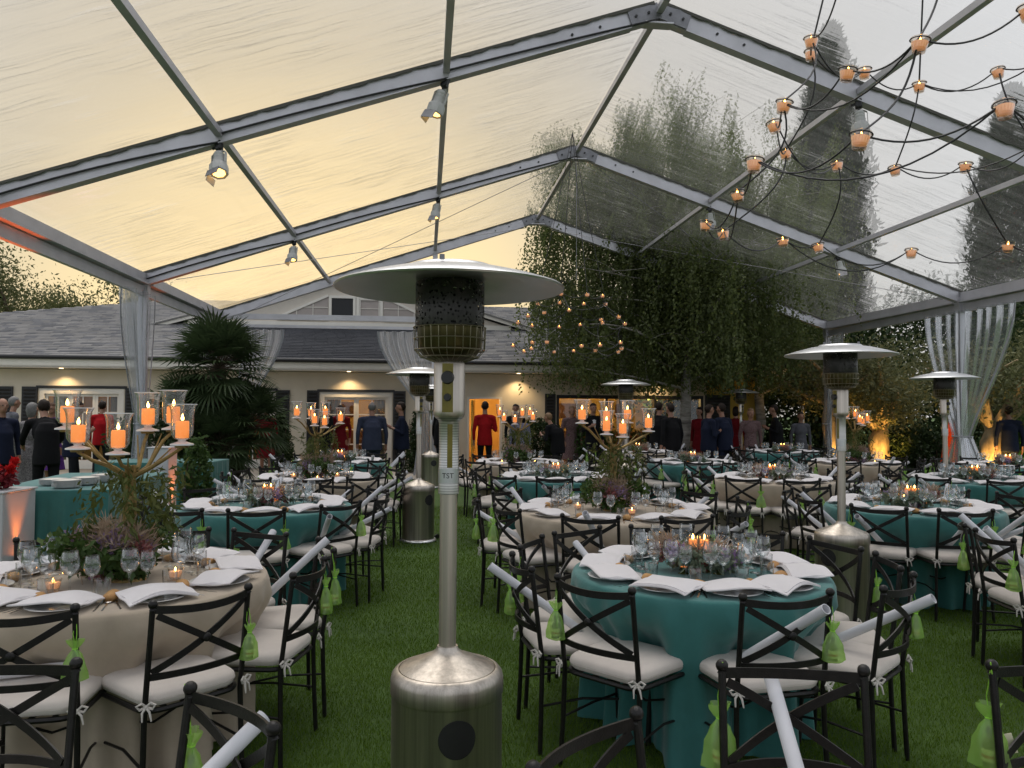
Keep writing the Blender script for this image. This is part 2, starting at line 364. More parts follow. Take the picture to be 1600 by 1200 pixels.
M['white_lamp'] = principled('white_lamp_enamel', (.62, .62, .60), .45, var=.06)
M['lamp_lens'] = glow('warm_lamp_lens', (1, .52, .14), 3.2)

# ------------------------------------------------------------------ ground
def lawn():
    n = 60; V = []; F = []
    xs = np.linspace(-1, 1, n+1); xs = np.sign(xs)*np.abs(xs)**2.6*160; ys = np.linspace(0, 1, n+1)**2.2*240-20
    for y in ys:
        for x in xs: V.append((x, y, 0))
    for j in range(n):
        for i in range(n): F.append((j*(n+1)+i, j*(n+1)+i+1, (j+1)*(n+1)+i+1, (j+1)*(n+1)+i))
    structure(link('lawn', np_mesh('lawn', V, F, M['lawn'])))
lawn()
def grass():
    P = []
    for (y0, y1, k, dens, h, w) in ((1.9, 3.6, .84, 17000, .022, .0024), (3.6, 5.5, .84, 10000, .023, .0031), (5.5, 8.5, .80, 4000, .025, .0048), (8.5, 13, .72, 1300, .027, .008)):
        area = (y1*y1-y0*y0)*k
        n = int(area*dens)
        y = np.sqrt(npr.rand(n)*(y1*y1-y0*y0)+y0*y0); x = (npr.rand(n)*2-1)*y*k
        P.append(np.stack([x, y, np.full(n, h), np.full(n, w)], 1))
    P = np.concatenate(P); n = len(P)
    a = npr.rand(n)*2*PI; hh = P[:, 2]*(.5+.9*npr.rand(n)); lean = npr.randn(n, 2)*.38*hh[:, None]
    dx = np.cos(a)*P[:, 3]/2; dy = np.sin(a)*P[:, 3]/2
    V = np.zeros((n, 3, 3), np.float32)
    V[:, 0] = np.stack([P[:, 0]-dx, P[:, 1]-dy, np.zeros(n)], 1); V[:, 1] = np.stack([P[:, 0]+dx, P[:, 1]+dy, np.zeros(n)], 1)
    V[:, 2] = np.stack([P[:, 0]+lean[:, 0], P[:, 1]+lean[:, 1], hh], 1)
    o = link('grass', np_mesh('grass', V.reshape(-1, 3), np.arange(3*n).reshape(n, 3), M['grass']))
    o['kind'] = 'stuff'; o['label'] = 'short mown green grass of the lawn between the tables'
grass()

# ------------------------------------------------------------------ the clear-roofed marquee
YAW = 0.1106; AX = Vector((-math.sin(YAW), math.cos(YAW), 0)); LA = Vector((math.cos(YAW), math.sin(YAW), 0))
HALF = 7.5; EAVE = 3.80; RIDGE = 6.33; R0 = 2.706; S2 = 13.864
def tent(lat, s, z=None):
    p = AX*(S2+5*s)+LA*(R0+lat*HALF)
    p.z = RIDGE+(EAVE-RIDGE)*abs(lat) if z is None else z
    return p
def build_tent():
    root = empty('marquee', tent(0, 0, 0)); tag(root, 'large marquee of grey aluminium frames with a clear plastic roof over the tables', 'marquee')
    inv = Matrix.Translation(-Vector(root.location))
    def part(name, mb, m, smooth=False, label=None, parent=None):
        mb.v = [tuple(Vector(v)-Vector(root.location)) for v in mb.v]
        o = link(name, mb.mesh(name, m, smooth), parent or root)
        if label: o['label'] = label
        return o
    slope = (RIDGE-EAVE)/HALF
    for s in (-3, -2, -1, 0, 1):
        for sd_ in (-1, 1):
            a = tent(sd_*.004, s); b = tent(sd_, s)
            d = (b-a).normalized(); u = Vector((0, 0, 1)); up = (u-d*u.dot(d)).normalized()
            mb = MB(); mb.beam(a, b, .10, .20, up)
            mb.beam(a-up*.104+d*.35, b-up*.104, .135, .014, up); mb.beam(a+up*.104+d*.1, b+up*.104, .135, .014, up)
            ra = part('rafter', mb, M['alu'])
            # wavy roof-sheet edge hanging over the rafter's top
            k = 120; mb = MB(); V = []; F = []
            for i in range(k+1):
                p = a+(b-a)*(i/k); w = .008*math.sin(i*.9+s)+.006*math.sin(i*2.3+sd_)
                for q in (-.073,):
                    V += [p+AX*q+up*(.118), p+AX*q+up*(.085+w)]
            for i in range(k): F.append((2*i, 2*i+1, 2*i+3, 2*i+2))
            V2 = [v-AX*.006 for v in V]; kk = len(V); mb.add(V+V2, F+[tuple(kk+j for j in reversed(f)) for f in F]+[(2*i+1, 2*i+1+kk, 2*i+3+kk, 2*i+3) for i in range(k)])
            part('sheet_edge', mb, M['keder'], parent=None)
            # post
            pb = tent(sd_, s, 0); mb = MB()
            mb.box((pb.x, pb.y, (EAVE+.02)/2), (.13, .11, EAVE+.02), YAW)
            part('post', mb, M['alu'])
            mb = MB(); mb.box((pb.x, pb.y, .012), (.34, .34, .024), YAW); part('base_plate', mb, M['alu_dark'])
            # corner bracket
            mb = MB(); q = tent(sd_, s, EAVE-.14); mb.box(q-LA*sd_*.0, (.17, .15, .30), YAW); part('corner_bracket', mb, M['alu'])
        # ridge plates with bolts
        mb = MB(); c = tent(0, s)
        for off in (-.062, .062):
            for sd_ in (-1, 1):
                d = (tent(sd_, s)-c).normalized(); up = Vector((0, 0, 1)); up = (up-d*up.dot(d)).normalized()
                mb.beam(c+AX*off*1.1, c+AX*off*1.1+d*.38, .012, .19, up)
        part('ridge_plate', mb, M['alu_dark'])
        for sd_ in (-1, 1):
            d = (tent(sd_, s)-c).normalized()
            for t in (.14, .30, .75, 1.1):
                mb = MB(); p = c+d*t-AX*(.076 if t < .4 else .051); mb.tube([p, p-AX*.014], .016, 8)
                part('bolt', mb, M['black'], True)
        mb = MB(); mb.box(c-Vector((0, 0, .15)), (.34, .16, .02), YAW); part('ridge_foot', mb, M['alu'])
    # purlins, ridge purlin, eave beams
    for s in (-3, -2, -1, 0):
        for lat in (-2/3, -1/3, 0, 1/3, 2/3):
            mb = MB(); dz = Vector((0, 0, -.03 if lat == 0 else .03)); mb.beam(tent(lat, s)+AX*.06-dz*0, tent(lat, s+1)-AX*.06, .075, .075)
            part('purlin', mb, M['alu'])
        for sd_ in (-1, 1):
            mb = MB(); a = tent(sd_, s)+AX*.075; b = tent(sd_, s+1)-AX*.075
            mb.beam(a+Vector((0, 0, .02)), b+Vector((0, 0, .02)), .13, .15)
            mb.beam(a+Vector((0, 0, -.085))-LA*sd_*.02, b+Vector((0, 0, -.085))-LA*sd_*.02, .22, .03)
            mb.beam(a+Vector((0, 0, -.20))-LA*sd_*.0, b+Vector((0, 0, -.20)), .07, .16)
            part('eave_beam', mb, M['alu'])
        # roof sheets: rippled clear plastic
        for sd_ in (-1, 1):
            nu, nv = 64, 40; V = []; F = []; UV = []
            for j in range(nv+1):
                for i in range(nu+1):
                    u = i/nu; v = j/nv
                    p = tent(sd_*(.004+.996*u), s)+AX*(5*v)
                    sag = -.05*math.sin(PI*v)*(.6+.4*math.sin(PI*u*3)**2)
                    rip = .006*math.sin(u*90+3*math.sin(v*5+s))*math.sin(PI*v)
                    p.z += .125+sag*.5+rip
                    V.append(p-Vector(root.location)); UV.append((u*8+s*3.1+sd_*11.7, v*5+s*7.3))
            for j in range(nv):
                for i in range(nu):
                    F.append((j*(nu+1)+i, j*(nu+1)+i+1, (j+1)*(nu+1)+i+1, (j+1)*(nu+1)+i))
            if sd_ > 0: F = [f[::-1] for f in F]
            me = np_mesh('roof_sheet', V, F, M['roof_clear'], True)
            uvl = me.uv_layers.new(name='UVMap'); Fa = np.array(F).ravel(); uvl.data.foreach_set('uv', np.array(UV, np.float32)[Fa].ravel())
            link('roof_sheet', me, root)
    # gable-end beam on the house side, left half, and its intermediate post
    mb = MB(); a = tent(-1, 1, EAVE-.02)+LA*.08; b = tent(-.333, 1, EAVE-.02)
    mb.beam(a, b, .08, .13); mb.beam(a-Vector((0, 0, .22)), b-Vector((0, 0, .22)), .05, .07); part('gable_beam', mb, M['alu'])
    mb = MB(); p = tent(-.333, 1, 0); top = tent(-.333, 1).z-.1
    mb.box((p.x, p.y, top/2), (.12, .10, top), YAW); part('gable_post', mb, M['alu'])
    # tension cables under the roof and a thin power cable sagging along the rafters
    def cable(pts, r=.006, m='alu_dark', name='bracing_cable'):
        mb = MB(); mb.tube(pts, r, 6); part(name, mb, M[m], True)
    dn = Vector((0, 0, -.16))
    cable([tent(-.93, 0)+dn, tent(-.03, 1)+dn]); cable([tent(-.95, 1)+dn, tent(-.05, 0)+dn])
    cable([tent(.95, 0)+dn, tent(.05, 1)+dn], .005); cable([tent(.05, 0)+dn, tent(.95, 1)+dn], .005)
    for s in (-1, 0):
        for (l0, l1, sag) in ((-1.0, -.667, .10), (-.667, -.333, .05), (-.333, -.0, .02)):
            pts = []
            for i in range(15):
                t = i/14; p = tent(l0+(l1-l0)*t, s)-AX*.075; p.z += -.02-.09*t+sag*(4*t*(1-t))*.5
                pts.append(p)
            cable(pts, .012, 'cable', 'power_cable')
    # roof suspension wire at the apex
    a = tent(0, 0)-Vector((0, 0, .16)); cable([a, a-Vector((0, 0, 2.2))], .005)
    return root
build_tent()

def curtain(name, label, a, b, tie, tw, bot, bw, nf=7, ztie=.55, depth=.10, rivets=True, drop=None, far=False):
    # clear plastic drape: pleated, gathered at the tie, loose below it
    a = Vector(a); b = Vector(b); tie = Vector(tie); bot = Vector(bot); ax = (b-a).normalized(); nn = Vector((0, 0, 1)).cross(ax).normalized()
    root = empty(name, (bot.x, bot.y, 0)); tag(root, label, 'curtain', None)
    nu, nv = nf*10, 40; V = []; F = []; UV = []; o = Vector(root.location)
    for j in range(nv+1):
        v = j/nv
        for i in range(nu+1):
            u = i/nu
            p0 = a.lerp(b, u); p1 = tie+ax*(u-.5)*2*tw; p2 = bot+ax*(u-.5)*2*bw
            if v < ztie:
                t = v/ztie; e = t*t*(3-2*t)*.55+t**2.2*.45
                p = p0.lerp(p1, t); q = p0.lerp(p1, e); p = Vector((q.x, q.y, p.z)); am = depth*(1-.55*t)
            else:
                t = (v-ztie)/(1-ztie); p = p1.lerp(p2, t); am = depth*(.45+.4*t)
            ph = u*nf*2*PI+.8*math.sin(v*3+u*4)
            p = p+nn*am*(math.sin(ph)+.35*math.sin(ph*2.3+1)); V.append(p-o); UV.append((u*3, v*3))
    for j in range(nv):
        for i in range(nu): F.append((j*(nu+1)+i, j*(nu+1)+i+1, (j+1)*(nu+1)+i+1, (j+1)*(nu+1)+i))
    me = np_mesh('drape', V, F, M['curtain_far' if far else 'curtain'], True); uvl = me.uv_layers.new(name='UVMap')
    uvl.data.foreach_set('uv', np.array(UV, np.float32)[np.array(F).ravel()].ravel()); link('drape', me, root)
    for i0 in (0, nu):
        mb = MB(); pts = [V[j*(nu+1)+i0]+nn*.004 for j in range(nv+1)]
        mb.ribbon(pts, .045, .004, nn.cross(Vector((0, 0, 1))))
        link('hem', mb.mesh('hem', M['hemgrey']), root)
    if rivets:
        mb = MB()
        for j in range(2, nv, 3):
            p = V[j*(nu+1)]; mb.ball(p-nn*.01, .012, 6, 4)
        link('eyelet', mb.mesh('eyelet', M['alu_dark']), root)
    mb = MB(); mb.tube([tie-o+ax*math.cos(t)*(tw+.02)+nn*math.sin(t)*.10 for t in np.linspace(0, 2*PI, 17)], .012, 6)
    link('tie_strap', mb.mesh('tie_strap', M['hemgrey']), root)
    return root
M['curtain_far'] = sheet('clear_curtain_folds', .58, (.88, .89, .92), (11, .5, 1), .25, .05, .10, .012, (.97, .975, .985))
M['hemgrey'] = principled('pale_grey_hem', (.42, .43, .46), .7)
zt = EAVE-.26
p = tent(-1, 0)
q0 = tent(-1, 0, zt); 
curtain('curtain', 'clear plastic curtain tied back at the marquee post beside the palm', q0-AX*1.05+LA*.06, q0+AX*.12+LA*.06, tent(-1, 0, 1.35)-AX*.18+LA*.06, .17, tent(-1, 0, .03)-AX*.2+LA*.06, .3, 6)
q0 = tent(1, 0, zt)
curtain('curtain', 'wide clear plastic curtain gathered at the right hand marquee post', q0-AX*1.55-LA*.10, q0+AX*.95-LA*.10, tent(1, 0, 1.15)-AX*.12-LA*.10, .24, tent(1, 0, .03)-AX*.25-LA*.10, .75, 9)
q1 = tent(-1, 1, zt-.06)
curtain('curtain', 'clear plastic curtain at the far end left of the dark roof', q1+LA*.55, q1+LA*1.45, tent(-.97, 1, 1.5)+LA*.2, .12, tent(-.97, 1, .03)+LA*.2, .3, 5, rivets=False, far=True)
q1 = tent(-.333, 1, zt-.06)
curtain('curtain', 'clear plastic curtain at the far end hanging behind the big heater', q1-LA*1.35, q1+LA*.05, tent(-.333, 1, 1.55)-LA*.12, .16, tent(-.333, 1, .03)-LA*.12, .34, 6, far=True)
q1 = tent(1, 1, zt)
curtain('curtain', 'narrow clear plastic curtain bundled at the far right marquee post', q1-AX*.12-LA*.10, q1-AX*.95-LA*.10, tent(1, 1, 1.3)-AX*.12-LA*.10, .10, tent(1, 1, .03)-AX*.15-LA*.10, .2, 4, rivets=False)

# ------------------------------------------------------------------ the house behind the marquee
HY = 0.135; HU = Vector((math.cos(HY), math.sin(HY), 0)); HN = Vector((-math.sin(HY), math.cos(HY), 0)); HP = Vector((-6, 21.2, 0))
HM = Matrix.Translation(HP) @ Matrix.Rotation(HY, 4, 'Z')      # local x along the facade, local y into the house
M['stucco'] = principled('cream_stucco', (.66, .59, .47), .9, var=.06, vscale=2, bump=.2, bscale=80)
M['stucco_yellow'] = principled('yellow_stucco', (.55, .37, .07), .9, var=.08, vscale=2)
M['siding'] = principled('pale_gable_board', (.64, .58, .50), .85, var=.05)
M['trim'] = principled('white_trim_paint', (.76, .72, .64), .6, var=.04)
M['shutter'] = principled('black_shutter_paint', (.012, .012, .013), .5)
M['slate'] = principled('grey_slate', (.185, .178, .17), .7, var=.25, vscale=1.2, bump=.3, bscale=40)
M['slate2'] = principled('grey_slate_dark', (.115, .115, .12), .7, var=.25, vscale=1.5, bump=.3, bscale=40)
M['slate3'] = principled('darkest_slate', (.042, .044, .050), .75, spec=.15, var=.2, vscale=1.5, bump=.3, bscale=40)  # darker slates in the middle of the roof below the gable
M['room'] = principled('warm_room_wall', (.55, .36, .12), .9, var=.1, vscale=1)
M['room_dark'] = principled('room_dark_wood', (.12, .05, .022), .7, var=.3, vscale=2)
M['drape'] = principled('indoor_drape', (.50, .42, .32), .9, var=.15, vscale=3, stretch=(14, 1, 1))
M['attic_dark'] = principled('painted_opening_dark', (.012, .012, .014), .6)  # near-black colour standing in for an unlit attic interior
def house():
    root = bpy.data.objects.new('house', None); COL.objects.link(root); root.matrix_world = HM
    tag(root, 'long cream bungalow with grey slate roof, gable and black shutters behind the marquee', 'house')
    def part(name, mb, m, parent=None, smooth=False):
        return link(name, mb.mesh(name, m, smooth), parent or root)
    U0, U1, ZT, TH = -17.0, 13.4, 2.62, .3
    ops = [(-9.9, -7.5, 2.12), (-6.39, -4.3, 2.12), (-2.5, -.43, 2.1), (.76, 2.71, 2.08), (4.79, 5.78, 1.98), (7.34, 11.7, 2.05)]
    mb = MB(); x = U0
    for a, b, z in ops:
        mb.box(((x+a)/2, TH/2, ZT/2), (a-x, TH, ZT)); mb.box(((a+b)/2, TH/2, (z+ZT)/2), (b-a, TH, ZT-z)); x = b
    mb.box(((x+U1)/2, TH/2, ZT/2), (U1-x, TH, ZT))
    mb.box((U0+.15, 5.5, ZT/2), (.3, 10.4, ZT)); mb.box((U1-.15, 5.5, ZT/2), (.3, 10.4, ZT)); mb.box(((U0+U1)/2, 10.9, ZT/2), (U1-U0, .3, ZT))
    part('wall', mb, M['stucco'])
    mb = MB(); mb.box(((11.7+U1)/2+.05, -.02, ZT/2), (U1-11.7-.1, .035, ZT-.02)); part('yellow_wall_panel', mb, M['stucco_yellow'])
    # rooms: partition walls, back wall, floor, ceiling
    mb = MB(); mb.box(((U0+U1)/2, 4.6, 1.3), (U1-U0-.7, .1, 2.6)); 
    for xx in (-8.7+1.6, -3.4, -.1+.2, 3.9, 6.5): mb.box((xx, 2.45, 1.3), (.1, 4.2, 2.6))
    part('room_wall', mb, M['room'])
    mb = MB(); mb.box(((U0+U1)/2, 2.5, 2.60), (U1-U0-.7, 4.2, .03)); part('room_ceiling', mb, M['trim'])
    mb = MB(); mb.box(((U0+U1)/2, 2.5, .015), (U1-U0-.7, 4.2, .02)); part('room_floor', mb, M['room_dark'])
    # french windows, with frame, glazing bars and panes
    def french(a, b, z, cols, sw=.07):
        w = MB(); y = .07
        for xx in (a+.06, b-.06): w.box((xx, y, z/2), (.12, .16, z))
        w.box(((a+b)/2, y, z-.07), (b-a-.24, .16, .14)); o = part('window', w, M['trim'])
        n = cols; cw = (b-a-.24)/n
        mb = MB()
        for i in range(n):
            x0 = a+.12+i*cw; x1 = x0+cw
            for xx in (x0+sw/2, x1-sw/2): mb.box((xx, y+.02, (z-.14)/2), (sw-.004, .05, z-.14))
            mb.box(((x0+x1)/2, y+.02, z-.14-sw/2), (cw-2*sw, .05, sw)); mb.box(((x0+x1)/2, y+.02, .12), (cw-2*sw, .05, .24))
            for k in (1, 2, 3): mb.box(((x0+x1)/2, y+.02, .24+(z-.24-.14-sw)*k/4), (cw-2*sw, .03, .028))
            mb.box(((x0+x1)/2, y+.015, (z-.14)/2+.1), (.028, .03, z-.14-sw-.24))
        link('glazing_bar', mb.mesh('glazing_bar', M['trim'], False), o)
        for i in range(n):
            x0 = a+.12+i*cw+sw; x1 = x0+cw-2*sw
            for k in range(4):
                za = .24+(z-.24-.14-sw)*k/4; zb = .24+(z-.24-.14-sw)*(k+1)/4
                for j in range(2):
                    xa = x0+(x1-x0)*j/2+.014; xb = x0+(x1-x0)*(j+1)/2-.014
                    g = MB(); g.box(((xa+xb)/2, y+.03, (za+zb)/2), (xb-xa, .006, zb-za-.03)); link('pane', g.mesh('pane', M['pane'], False), o)
        # indoor drapes at both sides
        for xx in (a+.32, b-.32):
            d = MB(); V = []; F = []; kk = 24
            for i in range(kk+1):
                t = i/kk; X = xx-.2+.4*t; Y = .55+.04*math.sin(t*22)
                V += [(X, Y, .03), (X, Y, z)]
            F = [(2*i, 2*i+2, 2*i+3, 2*i+1) for i in range(kk)]; d.add(V, F); part('indoor_drape', d, M['drape'], smooth=True)
        hb = MB(); hb.box(((a+b)/2, -.012, z+.035), (b-a+.14, .06, .07)); part('window_head', hb, M['shutter'])
    for (a, b, z), c in ((ops[0], 3), (ops[1], 3), (ops[2], 2), (ops[3], 2)): french(a, b, z, c)
    def shutter(a, b, z):
        mb = MB(); mb.box(((a+b)/2, -.03, z/2+.03), (b-a, .045, z-.02)); o = part('shutter', mb, M['shutter'])
        k = 22
        for i in range(k):
            s = MB(); s.box(((a+b)/2, -.062, .12+(z-.2)*i/(k-1)), (b-a-.1, .012, .05), Matrix.Rotation(R(28), 3, 'X')); link('slat', s.mesh('slat', M['shutter'], False), o)
    for a, b, z in ((-7.42, -7.02, 2.14), (-6.8, -6.42, 2.14), (-4.26, -3.9, 2.12), (-2.9, -2.54, 2.1), (-.40, -.04, 2.1), (.42, .74, 2.1), (2.74, 3.08, 2.1), (7.0, 7.3, 2.06), (11.75, 12.5, 2.06)): shutter(a, b, z)
    # lit doorway and the wide opening
    mb = MB()
    for xx in (4.79+.03, 5.78-.03): mb.box((xx, .1, .99), (.06, .22, 1.98))
    mb.box((5.285, .1, 1.95), (.87, .22, .06)); part('door_frame', mb, M['trim'])
    mb = MB(); mb.box((4.98, .30, .95), (.04, .62, 1.86), R(-10)); part('door', mb, M['stucco_yellow'])
    mb = MB(); mb.box((9.52, .1, 2.0), (4.36, .2, .1))
    for xx in (7.38, 8.8, 10.25, 11.66): mb.box((xx, .1, .98), (.07, .2, 1.95))
    part('wide_opening_frame', mb, M['shutter'])
    for i in range(3):
        g = MB(); g.box((7.42+1.45*i+.68, .11, .98), (1.3, .006, 1.9)); part('pane', g, M['pane'])
    # room furniture seen through the openings: a dark sideboard and pictures
    for xx, w in ((1.2, 1.0), (8.6, 1.8), (10.6, 1.0), (-5.4, 1.2)):
        mb = MB(); mb.box((xx, 4.2, .45), (w, .5, .9), bevel=.02); part('sideboard', mb, M['room_dark'])
        mb = MB(); mb.box((xx, 4.53, 1.6), (w*.6, .03, .5)); part('picture', mb, M['room_dark'])
    # soffit, fascia, gutter
    mb = MB(); mb.box(((U0+U1)/2, -.27, 2.66), (U1-U0+1.2, .7, .05)); part('soffit', mb, M['stucco'])
    mb = MB(); mb.box(((U0+U1)/2, -.60, 2.74), (U1-U0+1.2, .04, .22)); part('fascia', mb, M['trim'])
    mb = MB(); mb.tube([(U0-.6, -.67, 2.90), (U1+.6, -.67, 2.90)], .055, 8); part('gutter', mb, M['shutter'], smooth=True)
    # soffit downlights
    for xx in (-11.6, -5.75, 1.55, 6.2, 10.2):
        mb = MB(); mb.lathe([(.0, 2.628), (.05, 2.628), (.055, 2.634)], 12, (xx, -.3, 0)); o = part('downlight', mb, M['lamp_white'])
        L = bpy.data.lights.new('downlight_lamp', 'SPOT'); L.energy = 34; L.color = (1, .70, .36); L.spot_size = R(125); L.spot_blend = .8; L.shadow_soft_size = .04
        lo = bpy.data.objects.new('downlight_lamp', L); COL.objects.link(lo); lo.parent = root; lo.location = (xx, -.3, 2.60)
    # roof planes: boards under thousands of small slates in courses
    SL = .345; ye, yr = -.62, 6.5; ze = 2.93; zr = ze+(yr-ye)*SL; ul, ur = U0-.6, U1+.6; hl = -5.0
    def zz(y): return ze+(y-ye)*SL
    mb = MB(); mb.add([(ul, ye, ze-.04), (ur, ye, ze-.04), (ur, yr, zr-.04), (hl, yr, zr-.04), (ul, ye+14.2, ze-.04), (ur, ye+14.2, ze-.04)],
                     [(0, 1, 2, 3), (0, 3, 4), (3, 2, 5, 4), (1, 5, 2)]); part('roof_deck', mb, M['slate2'])
    V = []; F = []; mi = []
    rows = 44; ang = math.atan(SL); L = math.hypot(yr-ye, zr-ze)/rows
    for r in range(rows):
        ya = ye+(yr-ye)*r/rows; yb = ye+(yr-ye)*(r+1.25)/rows
        xa = ul+(hl-ul)*(r+1)/rows
        w = .30; x = xa-(r % 2)*.15+rng.random()*.1; 
        while x < ur:
            x2 = min(ur, x+w*(.8+.4*rng.random())); j = rng.random()*.008
            z1 = zz(ya)+.028+j; z2 = zz(yb)+.006
            b = len(V)
            V += [(max(x, xa)+.004, ya, z1), (x2-.004, ya, z1), (x2-.004, yb, z2), (max(x, xa)+.004, yb, z2), (max(x, xa)+.004, ya, z1-.03), (x2-.004, ya, z1-.03)]
            if x2 > xa+.05:
                F += [(b, b+1, b+2, b+3), (b+4, b+5, b+1, b)]; k = (0 if rng.random() < .66 else 1) if not (-2.2 < x < 3.4 and ya < 3.0) else 2; mi += [k, k]
            x = x2
    o = link('roof_slate', np_mesh('roof_slate', V, F, [M['slate'], M['slate2'], M['slate3']], False, mi), root); o['kind'] = 'stuff'
    # the gable with its attic windows
    gy = 3.0; gb = zz(gy)-.05; gc = 1.45; gh = 5.4; ga = 5.72
    mb = MB(); mb.add([(gc-gh, gy, gb), (gc+gh, gy, gb), (gc, gy, ga), (gc-gh, gy+.2, gb), (gc+gh, gy+.2, gb), (gc, gy+.2, ga)], [(0, 1, 2), (5, 4, 3), (0, 3, 4, 1)])
    gab = part('gable', mb, M['siding'])
    for i in range(9):
        z = gb+.14+.17*i; t = (z-gb)/(ga-gb); hw = gh*(1-t)-.05
        if hw < .3: break
        b = MB(); b.box((gc, gy-.006, z), (2*hw, .012, .012)); link('board_joint', b.mesh('board_joint', M['slate2'], False), gab) if False else None
    for sd_ in (-1, 1):
        b = MB(); b.beam((gc, gy-.18, ga+.10), (gc+sd_*(gh+.5), gy-.18, gb-.02), .05, .16, (0, 0, 1)); link('barge_board', b.mesh('barge_board', M['trim'], False), gab)
        b = MB(); e = Vector((gc+sd_*(gh+.55), 0, gb-.02)); a_ = Vector((gc, 0, ga+.13))
        V = [(a_.x, gy-.25, a_.z+.05), (e.x, gy-.25, e.z+.05), (e.x, gy+4.5, e.z+.05), (a_.x, gy+4.5, a_.z+.05), (a_.x, gy-.25, a_.z), (e.x, gy-.25, e.z), (e.x, gy+4.5, e.z), (a_.x, gy+4.5, a_.z)]
        b.add(V, [(0, 1, 2, 3), (7, 6, 5, 4), (0, 4, 5, 1), (1, 5, 6, 2), (2, 6, 7, 3)]); link('gable_roof', b.mesh('gable_roof', M['slate'], False), gab)
    b = MB(); b.box((gc, gy-.05, gb+.10), (2*gh-.9, .10, .16)); link('gable_sill', b.mesh('gable_sill', M['trim'], False), gab)
    z0, z1 = 4.44, 5.10
    b = MB(); b.box((1.10, gy-.012, (z0+z1)/2), (.66, .02, z1-z0-.04)); part('attic_dark_panel', b, M['attic_dark'])  # flat dark panel painted in place of a shaded opening
    def frame(x0, x1, za, zb, w, y, m='trim'):
        f = MB()
        for xx in (x0+w/2, x1-w/2): f.box((xx, y, (za+zb)/2), (w, .06, zb-za))
        for zc in (za+w/2, zb-w/2): f.box(((x0+x1)/2, y, zc), (x1-x0-2*w, .055, w))
        return f
    o = part('window', frame(.68, 1.50, z0-.04, z1+.06, .08, gy-.03), M['trim'])
    o = part('window', frame(1.52, 2.34, z0-.04, z1+.06, .09, gy-.03), M['trim'])
    f = frame(1.62, 2.24, z0+.04, z1-.04, .03, gy-.04); f.box((1.93, gy-.03, (z0+z1)/2), (.56, .02, .02)); link('sash', f.mesh('sash', M['trim'], False), o)
    g = MB(); g.box((1.93, gy-.012, (z0+z1)/2), (.62, .01, z1-z0-.1)); link('pane', g.mesh('pane', M['blind'], False), o)
    for sd_, xa in ((-1, .66), (1, 2.36)):
        f = MB(); xe = xa+sd_*1.55; y = gy-.03
        f.beam((xa, y, z1+.06), (xe, y, z0), .05, .07); f.box(((xa+xe)/2, y, z0-.05), (1.55, .05, .06))
        for k in (.30, .62): X = xa+sd_*1.55*k; zt_ = z0+(z1+.03-z0)*(1-k); f.box((X, y+.01, (z0+zt_)/2), (.022, .03, zt_-z0))
        f.box((xa+sd_*.4, y+.01, z0+.34), (.78, .03, .022)); o = part('lattice_window', f, M['trim'])
        g = MB(); g.add([(xa, gy-.008, z0-.02), (xe, gy-.008, z0-.02), (xa, gy-.008, z1+.02)], [(0, 1, 2) if sd_ > 0 else (2, 1, 0)]); link('pane', g.mesh('pane', M['blind'], False), o)
    # lamps inside the rooms
    for xx, yy, z, e in ((-5.3, 2.4, 2.1, 10), (-1.5, 2.4, 2.1, 12), (1.5, 2.6, 2.2, 26), (5.2, 2.2, 2.2, 60), (8.4, 2.4, 2.2, 34), (10.8, 2.4, 2.2, 30), (-9, 2.4, 2.1, 8)):
        mb = MB(); mb.lathe([(.0, z-.02), (.10, z), (.07, z+.16), (.0, z+.17)], 14, (xx, yy, 0)); mb.tube([(xx, yy, z+.16), (xx, yy, 2.58)], .006, 6); part('pendant_lamp', mb, M['lamp_white'], smooth=True)
        L = bpy.data.lights.new('room_lamp', 'POINT'); L.energy = e*1.7; L.color = (1, .62, .25); L.shadow_soft_size = .12
        lo = bpy.data.objects.new('room_lamp', L); COL.objects.link(lo); lo.parent = root; lo.location = (xx, yy, z-.15)
M['lamp_white'] = glow('lit_lamp_glass', (1, .72, .38), 5)
M['blind'] = principled('pale_blind_behind_glass', (.36, .31, .28), .35, var=.08)
house()
mb = MB(); mb.box((-1.8, -1.9, .003), (34, 3.7, .03)); o = link('terrace', mb.mesh('terrace', M['terrace'], False)); o.matrix_world = HM; structure(o)
# ------------------------------------------------------------------ vegetation
def leaves(P, size, aspect=.55, up=None, jitter=.8, droop=0.0):
    """diamond leaves at points P: returns V, F (quads)"""
    P = np.asarray(P, np.float32); n = len(P)
    d = npr.randn(n, 3); 
    if up is not None: d = d*jitter+np.asarray(up)[None]
    d[:, 2] -= droop
    d /= np.linalg.norm(d, axis=1)[:, None]+1e-9
    t = npr.randn(n, 3); w = np.cross(d, t); w /= np.linalg.norm(w, axis=1)[:, None]+1e-9
    s = (size*(.6+.8*npr.rand(n)))[:, None]
    V = np.stack([P, P+d*s*.5+w*s*aspect*.5, P+d*s, P+d*s*.5-w*s*aspect*.5], 1)
    return V.reshape(-1, 3), np.arange(4*n).reshape(n, 4)
def branch(mb, a, b, r0, r1, n=7, bend=.1, seg=6):
    a = Vector(a); b = Vector(b); L = (b-a).length; pts = []; rs = []
    off = Vector((rng.uniform(-1, 1), rng.uniform(-1, 1), rng.uniform(-.3, 1)))*L*bend
    for i in range(seg+1):
        t = i/seg; p = a.lerp(b, t)+off*math.sin(PI*t)+Vector((rng.uniform(-1, 1), rng.uniform(-1, 1), 0))*L*.012*(0 < i < seg); pts.append(p); rs.append(r0+(r1-r0)*t)
    mb.tube(pts, rs, n); return pts
M['birch_bark'] = principled('white_birch_bark', (.50, .47, .42), .8, var=.3, vscale=3, bump=.4, bscale=30, stretch=(1, 1, 4), col2=(.10, .09, .08))
